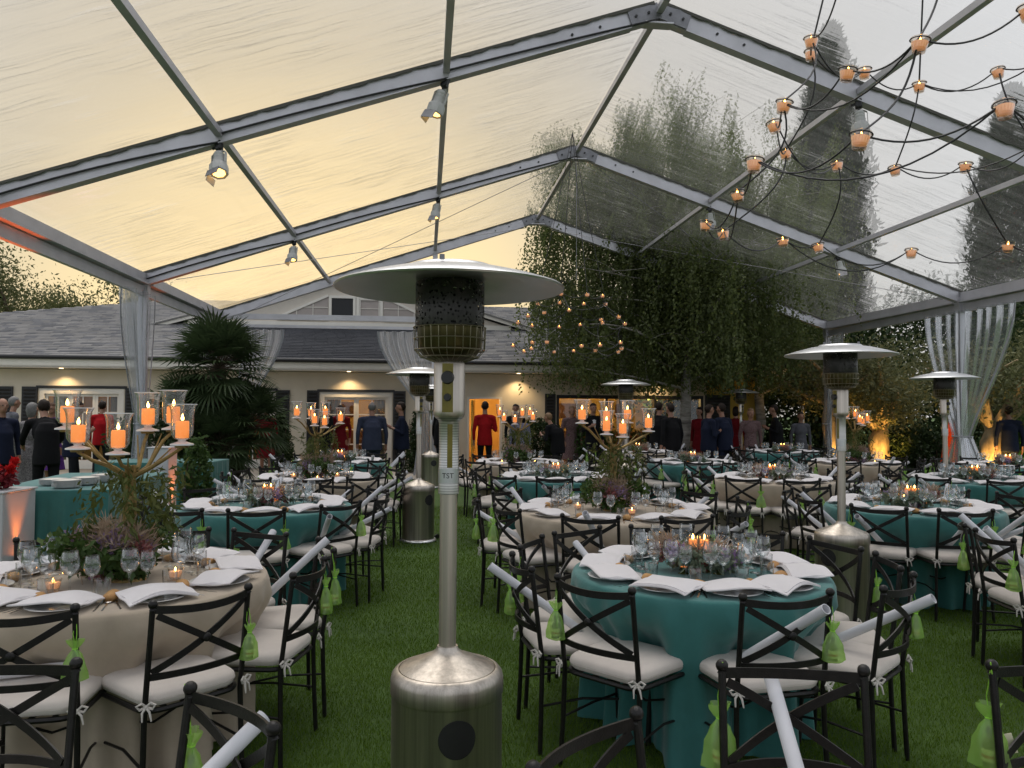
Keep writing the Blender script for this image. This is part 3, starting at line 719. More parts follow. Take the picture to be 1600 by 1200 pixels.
M['birch_leaf'] = leafmat('birch_leaf', (.055, .080, .022), (.165, .200, .060), .5, 1.2)
M['cyp_leaf'] = leafmat('cypress_leaf', (.014, .026, .014), (.035, .055, .028), .15, 1.5)
M['olive_leaf'] = leafmat('olive_leaf', (.07, .085, .035), (.20, .20, .09), .3, 2)
M['olive_bark'] = principled('gnarled_olive_bark', (.36, .27, .16), .9, var=.5, vscale=7, bump=1.0, bscale=14, stretch=(1, 1, .35))
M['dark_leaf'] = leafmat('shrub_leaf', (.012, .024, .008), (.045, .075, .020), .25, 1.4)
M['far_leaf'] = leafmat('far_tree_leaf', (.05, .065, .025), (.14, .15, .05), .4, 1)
M['palm_leaf'] = leafmat('palm_leaflet', (.030, .052, .022), (.095, .135, .060), .25, 2, .35)
M['palm_trunk'] = principled('palm_fibre', (.07, .05, .03), .95, var=.5, vscale=12, bump=1, bscale=30)
M['bark'] = principled('brown_bark', (.10, .07, .045), .9, var=.4, vscale=9, bump=.8, bscale=20)
def tree_thing(name, label, base, group=None):
    r = empty(name, base); tag(r, label, 'tree', group); return r
def weeping_birch(base, h, rx, nstr, label, lean=(0, 0), tops=((0, 0, 1),)):
    r = tree_thing('weeping_birch', label, base); mb = MB(); P = []
    top = Vector((lean[0], lean[1], h*.93))
    tp = branch(mb, (0, 0, -.05), top, .16, .02, 10, .03, 14)
    lm = MB(); starts = []
    for i in range(44):
        t = .22+.75*rng.random(); k = t*14; p = tp[int(k)].lerp(tp[min(14, int(k)+1)], k % 1)
        a = rng.random()*2*PI; reach = rx*(1.08-.62*max(0, t-.3))*(.55+.5*rng.random())
        e = p+Vector((math.cos(a)*reach, math.sin(a)*reach, h*(.03+.10*rng.random())))
        bp = branch(lm, p, e, .045*(1.2-t), .008, 5, .14, 6); starts += [(q, 1) for q in bp[2:]]
        for m in range(3):
            q = bp[rng.randint(2, 5)]; e2 = q+Vector((rng.uniform(-1, 1), rng.uniform(-1, 1), rng.uniform(-.1, .7)))*reach*.4
            b2 = branch(lm, q, e2, .012, .004, 4, .15, 4); starts += [(w, 1) for w in b2[1:]]
    link('trunk', mb.mesh('trunk', M['birch_bark']), r); link('limb', lm.mesh('limb', M['birch_bark']), r)
    tw = MB()
    for i in range(nstr):
        s = starts[rng.randrange(len(starts))][0]; x, y, z = s.x+rng.gauss(0, .12), s.y+rng.gauss(0, .12), s.z+rng.uniform(-.1, .25)
        L = min(z-1.9-rng.random()*.8, h*(.10+.34*rng.random()**1.3)); 
        if L < .3: L = .4
        dx, dy = rng.gauss(0, .10), rng.gauss(0, .10); n = int(L/.052)
        for k in range(n):
            t = k/n; P.append((x+dx*t*L+rng.gauss(0, .028), y+dy*t*L+rng.gauss(0, .028), z-L*t+.12*math.sin(t*3)))
    V, F = leaves(P, .078, .62, (0, 0, -1), .75)
    link('crown', np_mesh('crown', V, F, M['birch_leaf']), r)
    return r
weeping_birch((4.35, 19.3, 0), 9.2, 3.4, 2500, 'weeping birch with a white trunk standing among the guests')
weeping_birch((3.05, 21.0, 0), 9.7, 3.1, 2400, 'taller weeping birch hanging over the house roof beside the doorway', (-.3, 0))
weeping_birch((7.2, 22.5, 0), 9.6, 3.4, 2000, 'dark weeping tree between the white birch and the olive trees', (.2, 0))
def cypress(base, h, rad, label):
    r = tree_thing('cypress_tree', label, base, None); mb = MB(); mb.tube([(0, 0, 0), (0, 0, h*.9)], [.22, .03], 8); link('trunk', mb.mesh('trunk', M['bark']), r)
    n = 26000; t = npr.rand(n)**.8; a = npr.rand(n)*2*PI
    prof = np.minimum(1, (1-t)*2.6)**.55*np.minimum(1, .45+t*2.2)
    lump = 1+.16*np.sin(a*5+t*19)+.12*np.sin(a*3-t*33)+.08*npr.randn(n)
    rr = rad*prof*lump*np.sqrt(.35+.65*npr.rand(n)); P = np.stack([rr*np.cos(a), rr*np.sin(a), .3+t*(h-.3)], 1)
    V, F = leaves(P, .30, .30, (0, 0, 1), .55); link('crown', np_mesh('crown', V, F, M['cyp_leaf']), r)
cypress((12.4, 30, 0), 16.6, 1.35, 'tall dark cypress seen through the clear roof behind the candle chandelier')
cypress((19.8, 30.5, 0), 14.4, 1.5, 'second tall cypress at the right edge beyond the roof')
def blob_tree(name, label, base, h, rad, trunk_r, n, size, mat, bark, trunk_h, group=None, cat='tree', aspect=.4, spread=1.0, forks=7):
    r = empty(name, base); tag(r, label, cat, group); mb = MB(); ends = []
    f = Vector((rng.uniform(-.15, .15), rng.uniform(-.15, .15), trunk_h)); 
    pts = []; rs = []
    for i in range(9):
        t = i/8; pts.append(f*t+Vector((.06*math.sin(t*7), .05*math.cos(t*5)-.05, 0))*trunk_r*4); rs.append(trunk_r*(1.25-.5*t+.12*math.sin(t*11)))
    pts[0].z = -.05; mb.tube(pts, rs, 12)
    for i in range(forks):
        a = 2*PI*i/forks+rng.random(); e = f+Vector((math.cos(a)*rad*.75, math.sin(a)*rad*.75, (h-trunk_h)*rng.uniform(.25, .8)))
        bp = branch(mb, f*.95, e, trunk_r*.45, .02, 6, .12, 5); ends += bp[2:]
    link('trunk', mb.mesh('trunk', bark), r)
    P = []; cl_ = [e+Vector((rng.gauss(0, .25), rng.gauss(0, .25), rng.gauss(0, .2)))*rad*.5 for e in ends for _ in range(2)]
    for i in range(n):
        c = cl_[rng.randrange(len(cl_))]; P.append((c.x+rng.gauss(0, .17)*rad*spread, c.y+rng.gauss(0, .17)*rad*spread, c.z+rng.gauss(0, .13)*rad*spread))
    V, F = leaves(P, size, aspect); link('crown', np_mesh('crown', V, F, mat), r); return r
blob_tree('olive_tree', 'olive tree with thick trunk lit amber from below behind the heaters', (9.75, 20.8, 0), 3.7, 2.0, .27, 11000, .11, M['olive_leaf'], M['olive_bark'], 1.15)
blob_tree('olive_tree', 'slender leaning olive tree lit amber beside the far right marquee post', (8.55, 20.9, 0), 3.6, 1.5, .17, 5000, .11, M['olive_leaf'], M['olive_bark'], 1.9)
blob_tree('olive_tree', 'gnarled old olive trunk glowing amber right of the wide curtain', (10.55, 17.2, 0), 3.7, 1.9, .24, 9000, .11, M['olive_leaf'], M['olive_bark'], 1.25)
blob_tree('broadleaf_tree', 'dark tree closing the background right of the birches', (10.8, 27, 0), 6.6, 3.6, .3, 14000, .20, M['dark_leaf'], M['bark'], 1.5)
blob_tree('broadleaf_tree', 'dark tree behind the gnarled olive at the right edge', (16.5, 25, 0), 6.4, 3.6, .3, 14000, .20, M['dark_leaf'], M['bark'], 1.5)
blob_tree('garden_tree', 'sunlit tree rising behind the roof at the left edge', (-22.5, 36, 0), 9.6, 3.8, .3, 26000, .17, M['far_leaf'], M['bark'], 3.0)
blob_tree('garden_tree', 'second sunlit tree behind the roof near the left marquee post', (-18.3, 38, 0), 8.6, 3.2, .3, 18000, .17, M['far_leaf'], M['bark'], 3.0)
def bush(name, label, base, rx, ry, h, n, size, mat, cat='shrub', cone=False, aspect=.5, group=None):
    r = empty(name, base); tag(r, label, cat, group); mb = MB()
    for i in range(6): branch(mb, (rng.uniform(-.1, .1)*rx, rng.uniform(-.1, .1)*ry, 0), (rng.uniform(-.7, .7)*rx, rng.uniform(-.7, .7)*ry, h*.8), .025, .006, 5)
    link('stem', mb.mesh('stem', M['bark']), r)
    a = npr.rand(n)*2*PI; t = npr.rand(n); k = np.sqrt(.3+.7*npr.rand(n))*(1+.14*np.sin(a*4+t*9)+.1*npr.randn(n))
    pr = (1-t)**.7 if cone else np.sqrt(np.clip(1-(2*t-1)**4, .02, 1))
    P = np.stack([rx*k*pr*np.cos(a), ry*k*pr*np.sin(a), t*h*(1+.06*npr.randn(n))], 1)
    V, F = leaves(P, size, aspect); link('foliage', np_mesh('foliage', V, F, mat), r); return r
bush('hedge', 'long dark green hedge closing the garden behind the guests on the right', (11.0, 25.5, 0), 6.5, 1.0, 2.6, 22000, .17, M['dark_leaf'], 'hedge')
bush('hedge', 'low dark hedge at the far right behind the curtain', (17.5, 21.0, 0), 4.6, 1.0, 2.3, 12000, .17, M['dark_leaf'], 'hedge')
bush('topiary_shrub', 'dark cone shaped topiary beside the french window', (-2.35, 19.9, 0), .42, .42, 1.7, 5000, .08, M['dark_leaf'], cone=True)
bush('topiary_shrub', 'small cone topiary left of the branch candelabra at the house wall', (-5.8, 19.6, 0), .42, .42, 1.5, 4000, .08, M['dark_leaf'], cone=True)
bush('leafy_shrub', 'rounded green shrub right of the lit doorway', (.65, 20.3, 0), .62, .5, 1.3, 5000, .09, M['dark_leaf'])
bush('leafy_shrub', 'trailing green shrub in front of the wide lit opening', (2.0, 19.2, 0), .55, .45, 1.35, 5000, .09, M['fern'])
bush('leafy_shrub', 'lime shrub under a green lamp at the far right', (11.75, 17.6, 0), .55, .5, 1.45, 4000, .10, M['fern'])
bush('leafy_shrub', 'dark shrub under the olive tree right of its thick trunk', (11.0, 20.4, 0), 1.1, .6, 1.2, 6000, .10, M['dark_leaf'])
bush('leafy_shrub', 'mossy green hanging plant beside the orange lamp left of the palm', (-3.93, 9.75, 0), .17, .17, 1.15, 2800, .06, M['fern'])
bush('flowering_shrub', 'dark shrub behind the buffet at the foot of the curtain', (-6.9, 15.0, 0), .7, .6, 1.5, 5000, .09, M['dark_leaf'])
def palm():
    base = Vector((-6.1, 16.2, 0)); r = tree_thing('fan_palm', 'bushy dark green fan palm left of the house windows', base)
    heads = [(0, 0, 2.45, 66, 1.22), (.65, .1, 1.30, 46, 1.0), (-.65, -.1, 1.45, 40, 1.0), (.25, -.45, .85, 40, .95), (-.25, -.4, .9, 36, .9)]
    for (hx, hy, hz, nf, sz) in heads:
        mb = MB(); pts = [(hx*.3, hy*.3, -.03), (hx*.7, hy*.7, hz*.5), (hx, hy, hz)]; mb.tube(pts, [.17*sz, .15*sz, .12*sz], 10); link('trunk', mb.mesh('trunk', M['palm_trunk']), r)
        for i in range(nf):
            el = R(-48+128*((i+.5)/nf)**.85); az = i*2.399963+rng.random()*.3; L = sz*rng.uniform(.45, .62)
            d = Vector((math.cos(az)*math.cos(el), math.sin(az)*math.cos(el), math.sin(el))); c = Vector((hx, hy, hz)); e = c+d*L
            side = d.cross(Vector((0, 0, 1))).normalized(); upv = side.cross(d)
            V = []; F = []; nl = 22
            st = MB(); st.tube([c, c.lerp(e, .5)+Vector((0, 0, .02)), e], [.012, .01, .008], 5)
            for k in range(nl):
                a = R(-118+236*k/(nl-1)); dd = (d*math.cos(a)+side*math.sin(a)); ln = sz*rng.uniform(.50, .62)*(1-.18*abs(a)/2)
                tip = e+dd*ln+Vector((0, 0, -.10*ln-.12*rng.random()*ln)); w = dd.cross(upv).normalized()*.021*sz; m = e+dd*ln*.55
                b = len(V); V += [e, m+w, tip, m-w+upv*.006]; F.append((b, b+1, b+2, b+3))
            st.add(V, F, 1); link('frond', st.mesh('frond', [M['palm_trunk'], M['palm_leaf']], False), r)
    return r
palm()
# garden uplighters (real lamps at the foot of the olives)
def uplight(loc, target, col, e, label, size=70, can=True):
    r = empty('garden_uplighter', loc); tag(r, label, 'lamp'); d = (Vector(target)-Vector(loc)).normalized(); q = d.to_track_quat('Z', 'Y').to_matrix()
    mb = MB(); mb.lathe([(.0, 0), (.05, 0), (.062, .05), (.062, .13), (.055, .135), (.05, .12), (0, .12)], 14, (0, 0, .06), 0, q); link('lamp_can', mb.mesh('lamp_can', M['black']), r)
    mb = MB(); mb.lathe([(0, .122), (.048, .1225)], 14, (0, 0, .06), 0, q); link('lens', mb.mesh('lens', glow('uplight_lens', col, 6)), r)
    mb = MB(); mb.tube([(0, 0, 0), (0, 0, .08)], .012, 6); mb.lathe([(.0, 0), (.05, 0), (.045, .012), (0, .014)], 12); link('stake', mb.mesh('stake', M['black']), r)
    L = bpy.data.lights.new('uplight_lamp', 'SPOT'); L.energy = e; L.color = col; L.spot_size = R(size); L.spot_blend = .6; L.shadow_soft_size = .04
    lo = bpy.data.objects.new('uplight_lamp', L); COL.objects.link(lo); lo.parent = r; lo.location = Vector((0, 0, .06))+d*.15; lo.rotation_euler = (-d).to_track_quat('Z', 'Y').to_euler() if False else d.to_track_quat('-Z', 'Y').to_euler()
    return r
AMB = (1, .56, .14)
uplight((9.45, 19.7, 0), (9.75, 20.7, 1.0), AMB, 110, 'amber garden lamp at the foot of the thick olive tree', 95)
uplight((8.35, 20.2, 0), (8.55, 20.9, 1.4), AMB, 60, 'amber garden lamp at the foot of the slender olive tree', 95)
uplight((10.2, 16.3, 0), (10.5, 17.2, 1.0), AMB, 90, 'amber garden lamp at the foot of the gnarled olive', 95)
uplight((11.3, 16.9, 0), (11.75, 17.6, .8), (.55, 1, .06), 40, 'green garden lamp in front of the lime shrub', 80)

# ------------------------------------------------------------------ furniture prototypes
def loop_pts(c, r, n=20, z=0, axis='z'):
    return [(c[0]+r*math.cos(2*PI*i/n), c[1]+r*math.sin(2*PI*i/n), c[2]+z) for i in range(n+1)]
def chair_proto():
    # faces +y; origin on the ground under the seat's middle
    bt, bb = -.255, -.20
    def back(x, z): return Vector((x, bb+(bt-bb)*(z-.42)/.44-.055*(1-(x/.2)**2), z))
    parts = []
    def rounded(w0, w1, d, k=7):
        pts = []
        for (cx, cy, a0) in ((w1/2, d/2, 0), (-w1/2, d/2, 90), (-w0/2, -d/2, 180), (w0/2, -d/2, 270)):
            rr = .075; sx = 1 if cx > 0 else -1; sy = 1 if cy > 0 else -1
            for i in range(k): a = R(a0+90*i/(k-1)); pts.append((cx-sx*rr+rr*math.cos(a), cy-sy*rr+rr*math.sin(a)))
        return pts
    ol = rounded(.40, .44, .42); n = len(ol); V = []; F = []
    for (z, s) in ((.452, .90), (.447, .965), (.455, 1.0), (.468, 1.015), (.4685, 1.004), (.472, 1.004), (.4725, 1.015), (.487, 1.0), (.498, .95), (.505, .82), (.507, .5)):
        V += [(x*s, y*s, z) for x, y in ol]
    for j in range(10):
        for i in range(n): q = (i+1) % n; F.append((j*n+i, j*n+q, (j+1)*n+q, (j+1)*n+i))
    F.append(tuple(range(n-1, -1, -1))); F.append(tuple(range(10*n, 11*n)))
    mb = MB(); mb.add(V, F); cu = mb.mesh('cushion', M['cushion'])
    tie = MB()
    for sg in (-1, 1):
        tie.tube([(0, 0, 0), (.02*sg, -.012, .022), (.042*sg, -.016, .012), (.028*sg, -.012, -.008), (0, 0, 0)], .0065, 5)
        tie.tube([(0, -.004, 0), (.016*sg, -.02, -.02), (.02*sg+.005, -.024, -.062)], [.007, .006, .004], 5)
    tie.ball((0, -.004, 0), .011, 8, 5); tm = tie.mesh('cushion_tie', M['tape'])
    parts.append(['seat_cushion', cu, [('cushion_tie', tm), ('cushion_tie', tm)]])
    mb = MB(); fr = [(x*1.0, y*1.0, .432) for x, y in ol]; mb.tube(fr+[fr[0]], .011, 6, caps=False)
    for x in (-.12, -.04, .04, .12): mb.beam((x, -.2, .437), (x, .2, .437), .02, .005)
    parts.append(['seat_frame', mb.mesh('seat_frame', M['iron']), []])
    for sg in (-1, 1):
        mb = MB(); pts = [back(sg*.2, z) for z in (.43, .55, .7, .84)]; pts = [Vector((sg*.215, -.215, 0))]+[Vector((sg*.205, -.207, .22))]+pts
        mb.tube(pts, .0115, 8); parts.append(['back_post', mb.mesh('back_post', M['iron']), []])
        b = MB(); e = back(sg*.2, .855); b.ball(e, .0185, 10, 7); b.lathe([(.014, -.022), (.010, -.014), (.016, -.012)], 8, e); parts[-1][2].append(('finial', b.mesh('finial', M['iron'])))
        mb = MB(); mb.tube([(sg*.195, .185, .43), (sg*.20, .20, .2), (sg*.208, .215, 0)], .0105, 8); parts.append(['front_leg', mb.mesh('front_leg', M['iron']), []])
    xs = np.linspace(-.2, .2, 13)
    mb = MB(); mb.ribbon([back(x, .822+.012*(x/.2)**2) for x in xs], .030, .007); parts.append(['top_rail', mb.mesh('top_rail', M['iron']), []])
    mb = MB(); mb.ribbon([back(x, .575-.006*(x/.2)**2) for x in xs], .026, .007); parts.append(['lower_rail', mb.mesh('lower_rail', M['iron']), []])
    for sg in (-1, 1):
        mb = MB(); pts = []
        for i in range(13):
            t = i/12; x = sg*(-.185+.37*t); z = .585+.225*t; q = back(x, z); q.y += .006*sg+.003; pts.append(q)
        mb.ribbon(pts, .026, .006, (0, 0, 1)); parts.append(['cross_bar', mb.mesh('cross_bar', M['iron']), []])
    mb = MB(); mb.ball(back(0, .697)+Vector((0, -.006, 0)), (.018, .007, .018), 10, 6); parts.append(['cross_rosette', mb.mesh('cross_rosette', M['iron']), []])
    for sg in (-1, 1):
        mb = MB(); mb.tube([(sg*.206, -.207, .22), (sg*.19, 0, .235), (sg*.20, .198, .22)], .006, 6); parts.append(['stretcher', mb.mesh('stretcher', M['iron']), []])
    mb = MB(); mb.tube([(-.2, .19, .30), (0, .15, .25), (.2, .19, .30)], .006, 6); parts.append(['stretcher', mb.mesh('stretcher', M['iron']), []])
    return ('garden_chair', parts)
CHAIR = chair_proto()
def put_chair(x, y, rz, label, group=None, far=False):
    r = bpy.data.objects.new('garden_chair', None); COL.objects.link(r); r.matrix_world = TR(x, y, 0, rz); r.empty_display_size = .05
    tag(r, label, 'chair', group)
    for nm, me, subs in CHAIR[1]:
        if far and nm in ('cross_rosette', 'stretcher'): continue
        o = link(nm, me, r)
        if nm == 'seat_cushion':
            if not far:
                for sg, (sn, sm) in zip((-1, 1), subs): q = link(sn, sm, o); q.scale = (.8, .8, .8); q.location = (sg*.203, -.222, .462); q.rotation_euler = (0, 0, sg*.5)
        else:
            if far and nm != 'back_post': continue
            for sn, sm in subs: link(sn, sm, o)
    return r
def tube_proto():
    mb = MB(); L = .55; n = 16
    mb.lathe_open([(.021, 0), (.0215, L)], n); mb.lathe_open([(.0185, L), (.018, 0)], n)
    for z, r0, r1 in ((0, .018, .021), (L, .0215, .0185)): mb.lathe_open([(r0, z), (r1, z)], n)
    mb.ribbon([(.0222*math.cos(a), .0222*math.sin(a), L/2) for a in np.linspace(0, .5, 5)], L, .0008)
    return mb.mesh('paper_tube', M['paper'])
TUBE = tube_proto()
def put_tube(chairM, x0, y0, x1, flip, label, group=None, lie=False):
    L = .55
    if lie: a = Vector((x0, y0, .507+.0225)); d = Vector((math.cos(x1), math.sin(x1), .02)).normalized()
    else:
        a = Vector((x0, y0, .507+.004)); b = Vector((x1, -.262, .862)); d = (b-a).normalized()
        if flip: b = Vector((x1, -.225, .70)); d = (b-a).normalized()
    q = d.to_track_quat('Z', 'Y').to_matrix().to_4x4()
    o = link('paper_tube', TUBE); o.matrix_world = chairM @ Matrix.Translation(a) @ q
    tag(o, label, 'tube', group); return o
def bag_proto():
    wob = lambda a, z: 1+.10*math.sin(a*5+z*40)+.06*math.sin(a*9-z*70)
    pou = MB(); prof = [(.002, -.135), (.030, -.137), (.046, -.128), (.043, -.10), (.036, -.06), (.024, -.025), (.011, -.006), (.008, .0), (.014, .010), (.024, .028), (.028, .040)]
    V = []; F = []; n = 22
    for r, z in prof:
        for j in range(n): a = 2*PI*j/n; w = wob(a, z)*(1.0 if z < .005 else 1+.25*math.sin(a*4)); V.append((r*w*math.cos(a)*1.12, r*w*math.sin(a)*.75, z))
    for i in range(len(prof)-1):
        for j in range(n): q = (j+1) % n; F.append((i*n+j, i*n+q, (i+1)*n+q, (i+1)*n+j))
    pou.add(V, F); pm = pou.mesh('pouch', M['bag'])
    rb = MB(); rb.tube(loop_pts((0, 0, 0), .0095, 12), .0025, 5); rb.tube([(0, 0, 0), (.006, 0, .06), (.0, .012, .12), (0, .02, .16)], .0016, 5); rb.tube([(.002, 0, 0), (-.012, .01, .06), (0, .02, .16)], .0016, 5)
    rb.tube([(0, -.006, 0), (.016, -.012, -.03), (.02, -.012, -.07)], .0018, 4)
    bo = MB(); bo.lathe([(0, -.13), (.019, -.13), (.020, -.125), (.020, -.075), (.014, -.062), (.008, -.055), (.008, -.035), (0, -.035)], 14)
    cp = MB(); cp.lathe([(.009, -.042), (.0095, -.026), (0, -.025)], 12)
    lb = MB(); lb.lathe_open([(.0204, -.118), (.0204, -.083)], 14)
    ds = MB(); ds.lathe_open([(.0207, -.108), (.0207, -.100)], 14)
    return ('gift_bag', [('pouch', pm), ('drawstring', rb.mesh('drawstring', M['ribbon'])),
                         ('bottle', bo.mesh('bottle', M['oil']), [('cap', cp.mesh('cap', M['black'])), ('paper_label', lb.mesh('paper_label', M['card'])), ('printed_band', ds.mesh('printed_band', M['print_red']))])])
BAG = bag_proto()
cdm = MB(); cdm.box((0, -.03, -.05), (.045, .002, .055), Matrix.Rotation(.3, 3, 'Y')); CARD = cdm.mesh('name_card', M['card'])
def put_bag(chairM, side, z, label, group=None, s=1.0, card=False):
    Mx = chairM @ Matrix.Translation((side*.205, -.262, z)) @ Matrix.Rotation(rng.uniform(-.5, .5), 4, 'Z') @ Matrix.Scale(s, 4)
    r = place(BAG, Mx, label, 'gift bag', group)
    if card: q = link('name_card', CARD, r); q.location = (-.05, 0, -.03)
    return r
# tableware
def glass_mesh(prof, n=20):
    mb = MB(); mb.lathe_open(prof, n); return mb.mesh('glass', M['glass'])
WINE = [('bowl', glass_mesh([(.006, .098), (.026, .108), (.038, .130), (.041, .152), (.038, .178), (.033, .205), (.0315, .205), (.0365, .178), (.0395, .152), (.036, .130), (.024, .110), (.004, .101)], 20)),
        ('stem', (lambda mb: (mb.lathe([(.034, 0), (.033, .003), (.010, .007), (.0045, .014), (.0038, .05), (.0042, .085), (.010, .100)], 14), mb.mesh('stem', M['glass']))[1])(MB()))]
WINE_P = ('wine_glass', WINE)
TUMB_P = ('water_tumbler', [('glass_wall', glass_mesh([(.031, .004), (.034, .09), (.0325, .09), (.0295, .010)], 18)), ('glass_base', (lambda mb: (mb.lathe([(.030, 0), (.031, .006), (.029, .011), (0, .011)], 18), mb.mesh('glass_base', M['glass']))[1])(MB()))])
mb = MB(); mb.lathe([(.0, .002), (.075, .002), (.085, .006), (.135, .018), (.137, .020), (.134, .021), (.085, .010), (.07, .007), (0, .007)], 28); PLATE = mb.mesh('plate', M['plate'])
def napkin_mesh(seed):
    # folded square draped over a plate: several layers, ends drooping past the rim, one corner rolled under
    r = random.Random(seed); mb = MB()
    nx, ny = 12, 8
    for L in range(3):
        w = .290-.010*L+.004*r.random(); d = .210-.010*L; ox = r.uniform(-.006, .006)
        V = []; F = []
        for j in range(ny+1):
            for i in range(nx+1):
                u = i/nx*2-1; v = j/ny*2-1
                x = u*w/2+ox+.010*v*(.5-L*.2); y = v*d/2
                e_ = max(abs(u), abs(v)); z = .020+.0062*L-.004*L*e_**6+.024*math.cos(u*1.35)*.9-.012*u*u*v*(r.random()*.0+.6)+.004*math.sin(3*u+seed)+.003*math.sin(5*v+L)
                V.append((x, y, z))
        F = [(j*(nx+1)+i, j*(nx+1)+i+1, (j+1)*(nx+1)+i+1, (j+1)*(nx+1)+i) for j in range(ny) for i in range(nx)]
        k = len(V); V2 = [(x, y, z-.0050) for x, y, z in V]
        rim = [i for i in range(nx+1)]+[(j+1)*(nx+1)-1 for j in range(1, ny+1)]+[ny*(nx+1)+i for i in range(nx-1, -1, -1)]+[j*(nx+1) for j in range(ny-1, 0, -1)]
        S = [(rim[q], rim[q]+k, rim[(q+1) % len(rim)]+k, rim[(q+1) % len(rim)]) for q in range(len(rim))]
        mb.add(V+V2, F+[tuple(a+k for a in reversed(f)) for f in F]+S)
    return mb.mesh('napkin', M['napkin'])
NAPK = [napkin_mesh(i) for i in range(5)]
def cutlery(kind):
    mb = MB(); L = .20
    mb.ribbon([(0, y, .004+.004*math.sin(y*18)) for y in np.linspace(-.10, .02, 7)], .008, .0025, (1, 0, 0))
    if kind == 'knife': mb.ribbon([(0, .02, .004), (.002, .06, .004), (.001, .115, .004)], .015, .0018, (1, 0, 0))
    elif kind == 'spoon': mb.ball((0, .055, .007), (.019, .031, .004), 12, 6); mb.ribbon([(0, .02, .005), (0, .03, .006)], .006, .0025, (1, 0, 0))
    else:
        mb.ribbon([(0, .02, .005), (0, .045, .004)], .018, .002, (1, 0, 0))
        for x in (-.0075, -.0025, .0025, .0075): mb.ribbon([(x, .045, .004), (x, .07, .003), (x, .095, .007)], .0028, .002, (1, 0, 0))
    return mb.mesh(kind, M['silver'])
CUT = {k: cutlery(k) for k in ('fork', 'knife', 'spoon')}
mb = MB(); mb.ball((0, 0, .021), (.045, .032, .024), 14, 9)
for i, v in enumerate(mb.v): mb.v[i] = (v[0]*(1+.06*math.sin(v[1]*90)), v[1], max(.002, v[2]+.004*math.sin(v[0]*80)))
BREAD = mb.mesh('bread_roll', M['bread'])
# candles
def flame_mesh(h=.030, r=.0065):
    mb = MB(); mb.lathe([(.0, 0), (r*.6, h*.08), (r, h*.28), (r*.8, h*.5), (r*.35, h*.8), (0, h)], 10); return mb.mesh('flame', M['flame'])
FLAME = flame_mesh(); FLAME_S = flame_mesh(.022, .0055)
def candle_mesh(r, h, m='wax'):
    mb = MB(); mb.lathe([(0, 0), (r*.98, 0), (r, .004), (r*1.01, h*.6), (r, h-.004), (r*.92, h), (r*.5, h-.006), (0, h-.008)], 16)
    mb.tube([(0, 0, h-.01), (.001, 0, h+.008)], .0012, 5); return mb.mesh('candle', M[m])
def hurricane_proto():
    g = MB(); g.lathe_open([(.012, .022), (.030, .026), (.043, .045), (.046, .08), (.046, .13), (.050, .155), (.058, .172), (.0565, .1725), (.0485, .155), (.0445, .13), (.0445, .08), (.0415, .046), (.029, .029), (.0, .025)], 24)
    rim = MB(); rim.tube(loop_pts((0, 0, .172), .0572, 24), .0022, 6, caps=False)
    ft = MB(); ft.lathe([(0, 0), (.048, 0), (.047, .006), (.030, .011), (.014, .017), (.018, .024), (0, .024)], 24)
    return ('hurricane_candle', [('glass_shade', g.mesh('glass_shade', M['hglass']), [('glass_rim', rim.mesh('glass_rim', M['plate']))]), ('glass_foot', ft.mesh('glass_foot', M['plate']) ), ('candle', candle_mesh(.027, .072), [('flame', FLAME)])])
HURR = hurricane_proto()
def put_hurricane(Mx, label, group=None):
    r = bpy.data.objects.new('hurricane_candle', None); COL.objects.link(r); r.matrix_world = Mx; r.empty_display_size = .05; tag(r, label, 'candle', group)
    o = link('glass_shade', HURR[1][0][1], r); link('glass_rim', HURR[1][0][2][0][1], o); link('glass_foot', HURR[1][1][1], r)
    c = link('candle', HURR[1][2][1], r); c.location = (0, 0, .03); f = link('flame', FLAME, c); f.location = (0, 0, .074); f.rotation_euler = (rng.uniform(-.12, .12), rng.uniform(-.12, .12), 0)
    return r
def votive_parts():
    g = MB(); g.lathe_open([(.0, .002), (.024, .0), (.026, .006), (.037, .060), (.0355, .060), (.0245, .008), (0, .006)], 18)
    w = MB(); w.lathe([(0, .0165), (.0260, .0168), (.0322, .042), (.028, .043), (0, .040)], 16)
    b = MB(); b.tube(loop_pts((0, 0, .052), .0385, 18), .0028, 5, caps=False)
    return g.mesh('glass_cup', M['cupglass']), w.mesh('wax', M['votive_wax']), b.mesh('wire_hoop', M['cable'])
VOT_G, VOT_W, VOT_H = votive_parts()
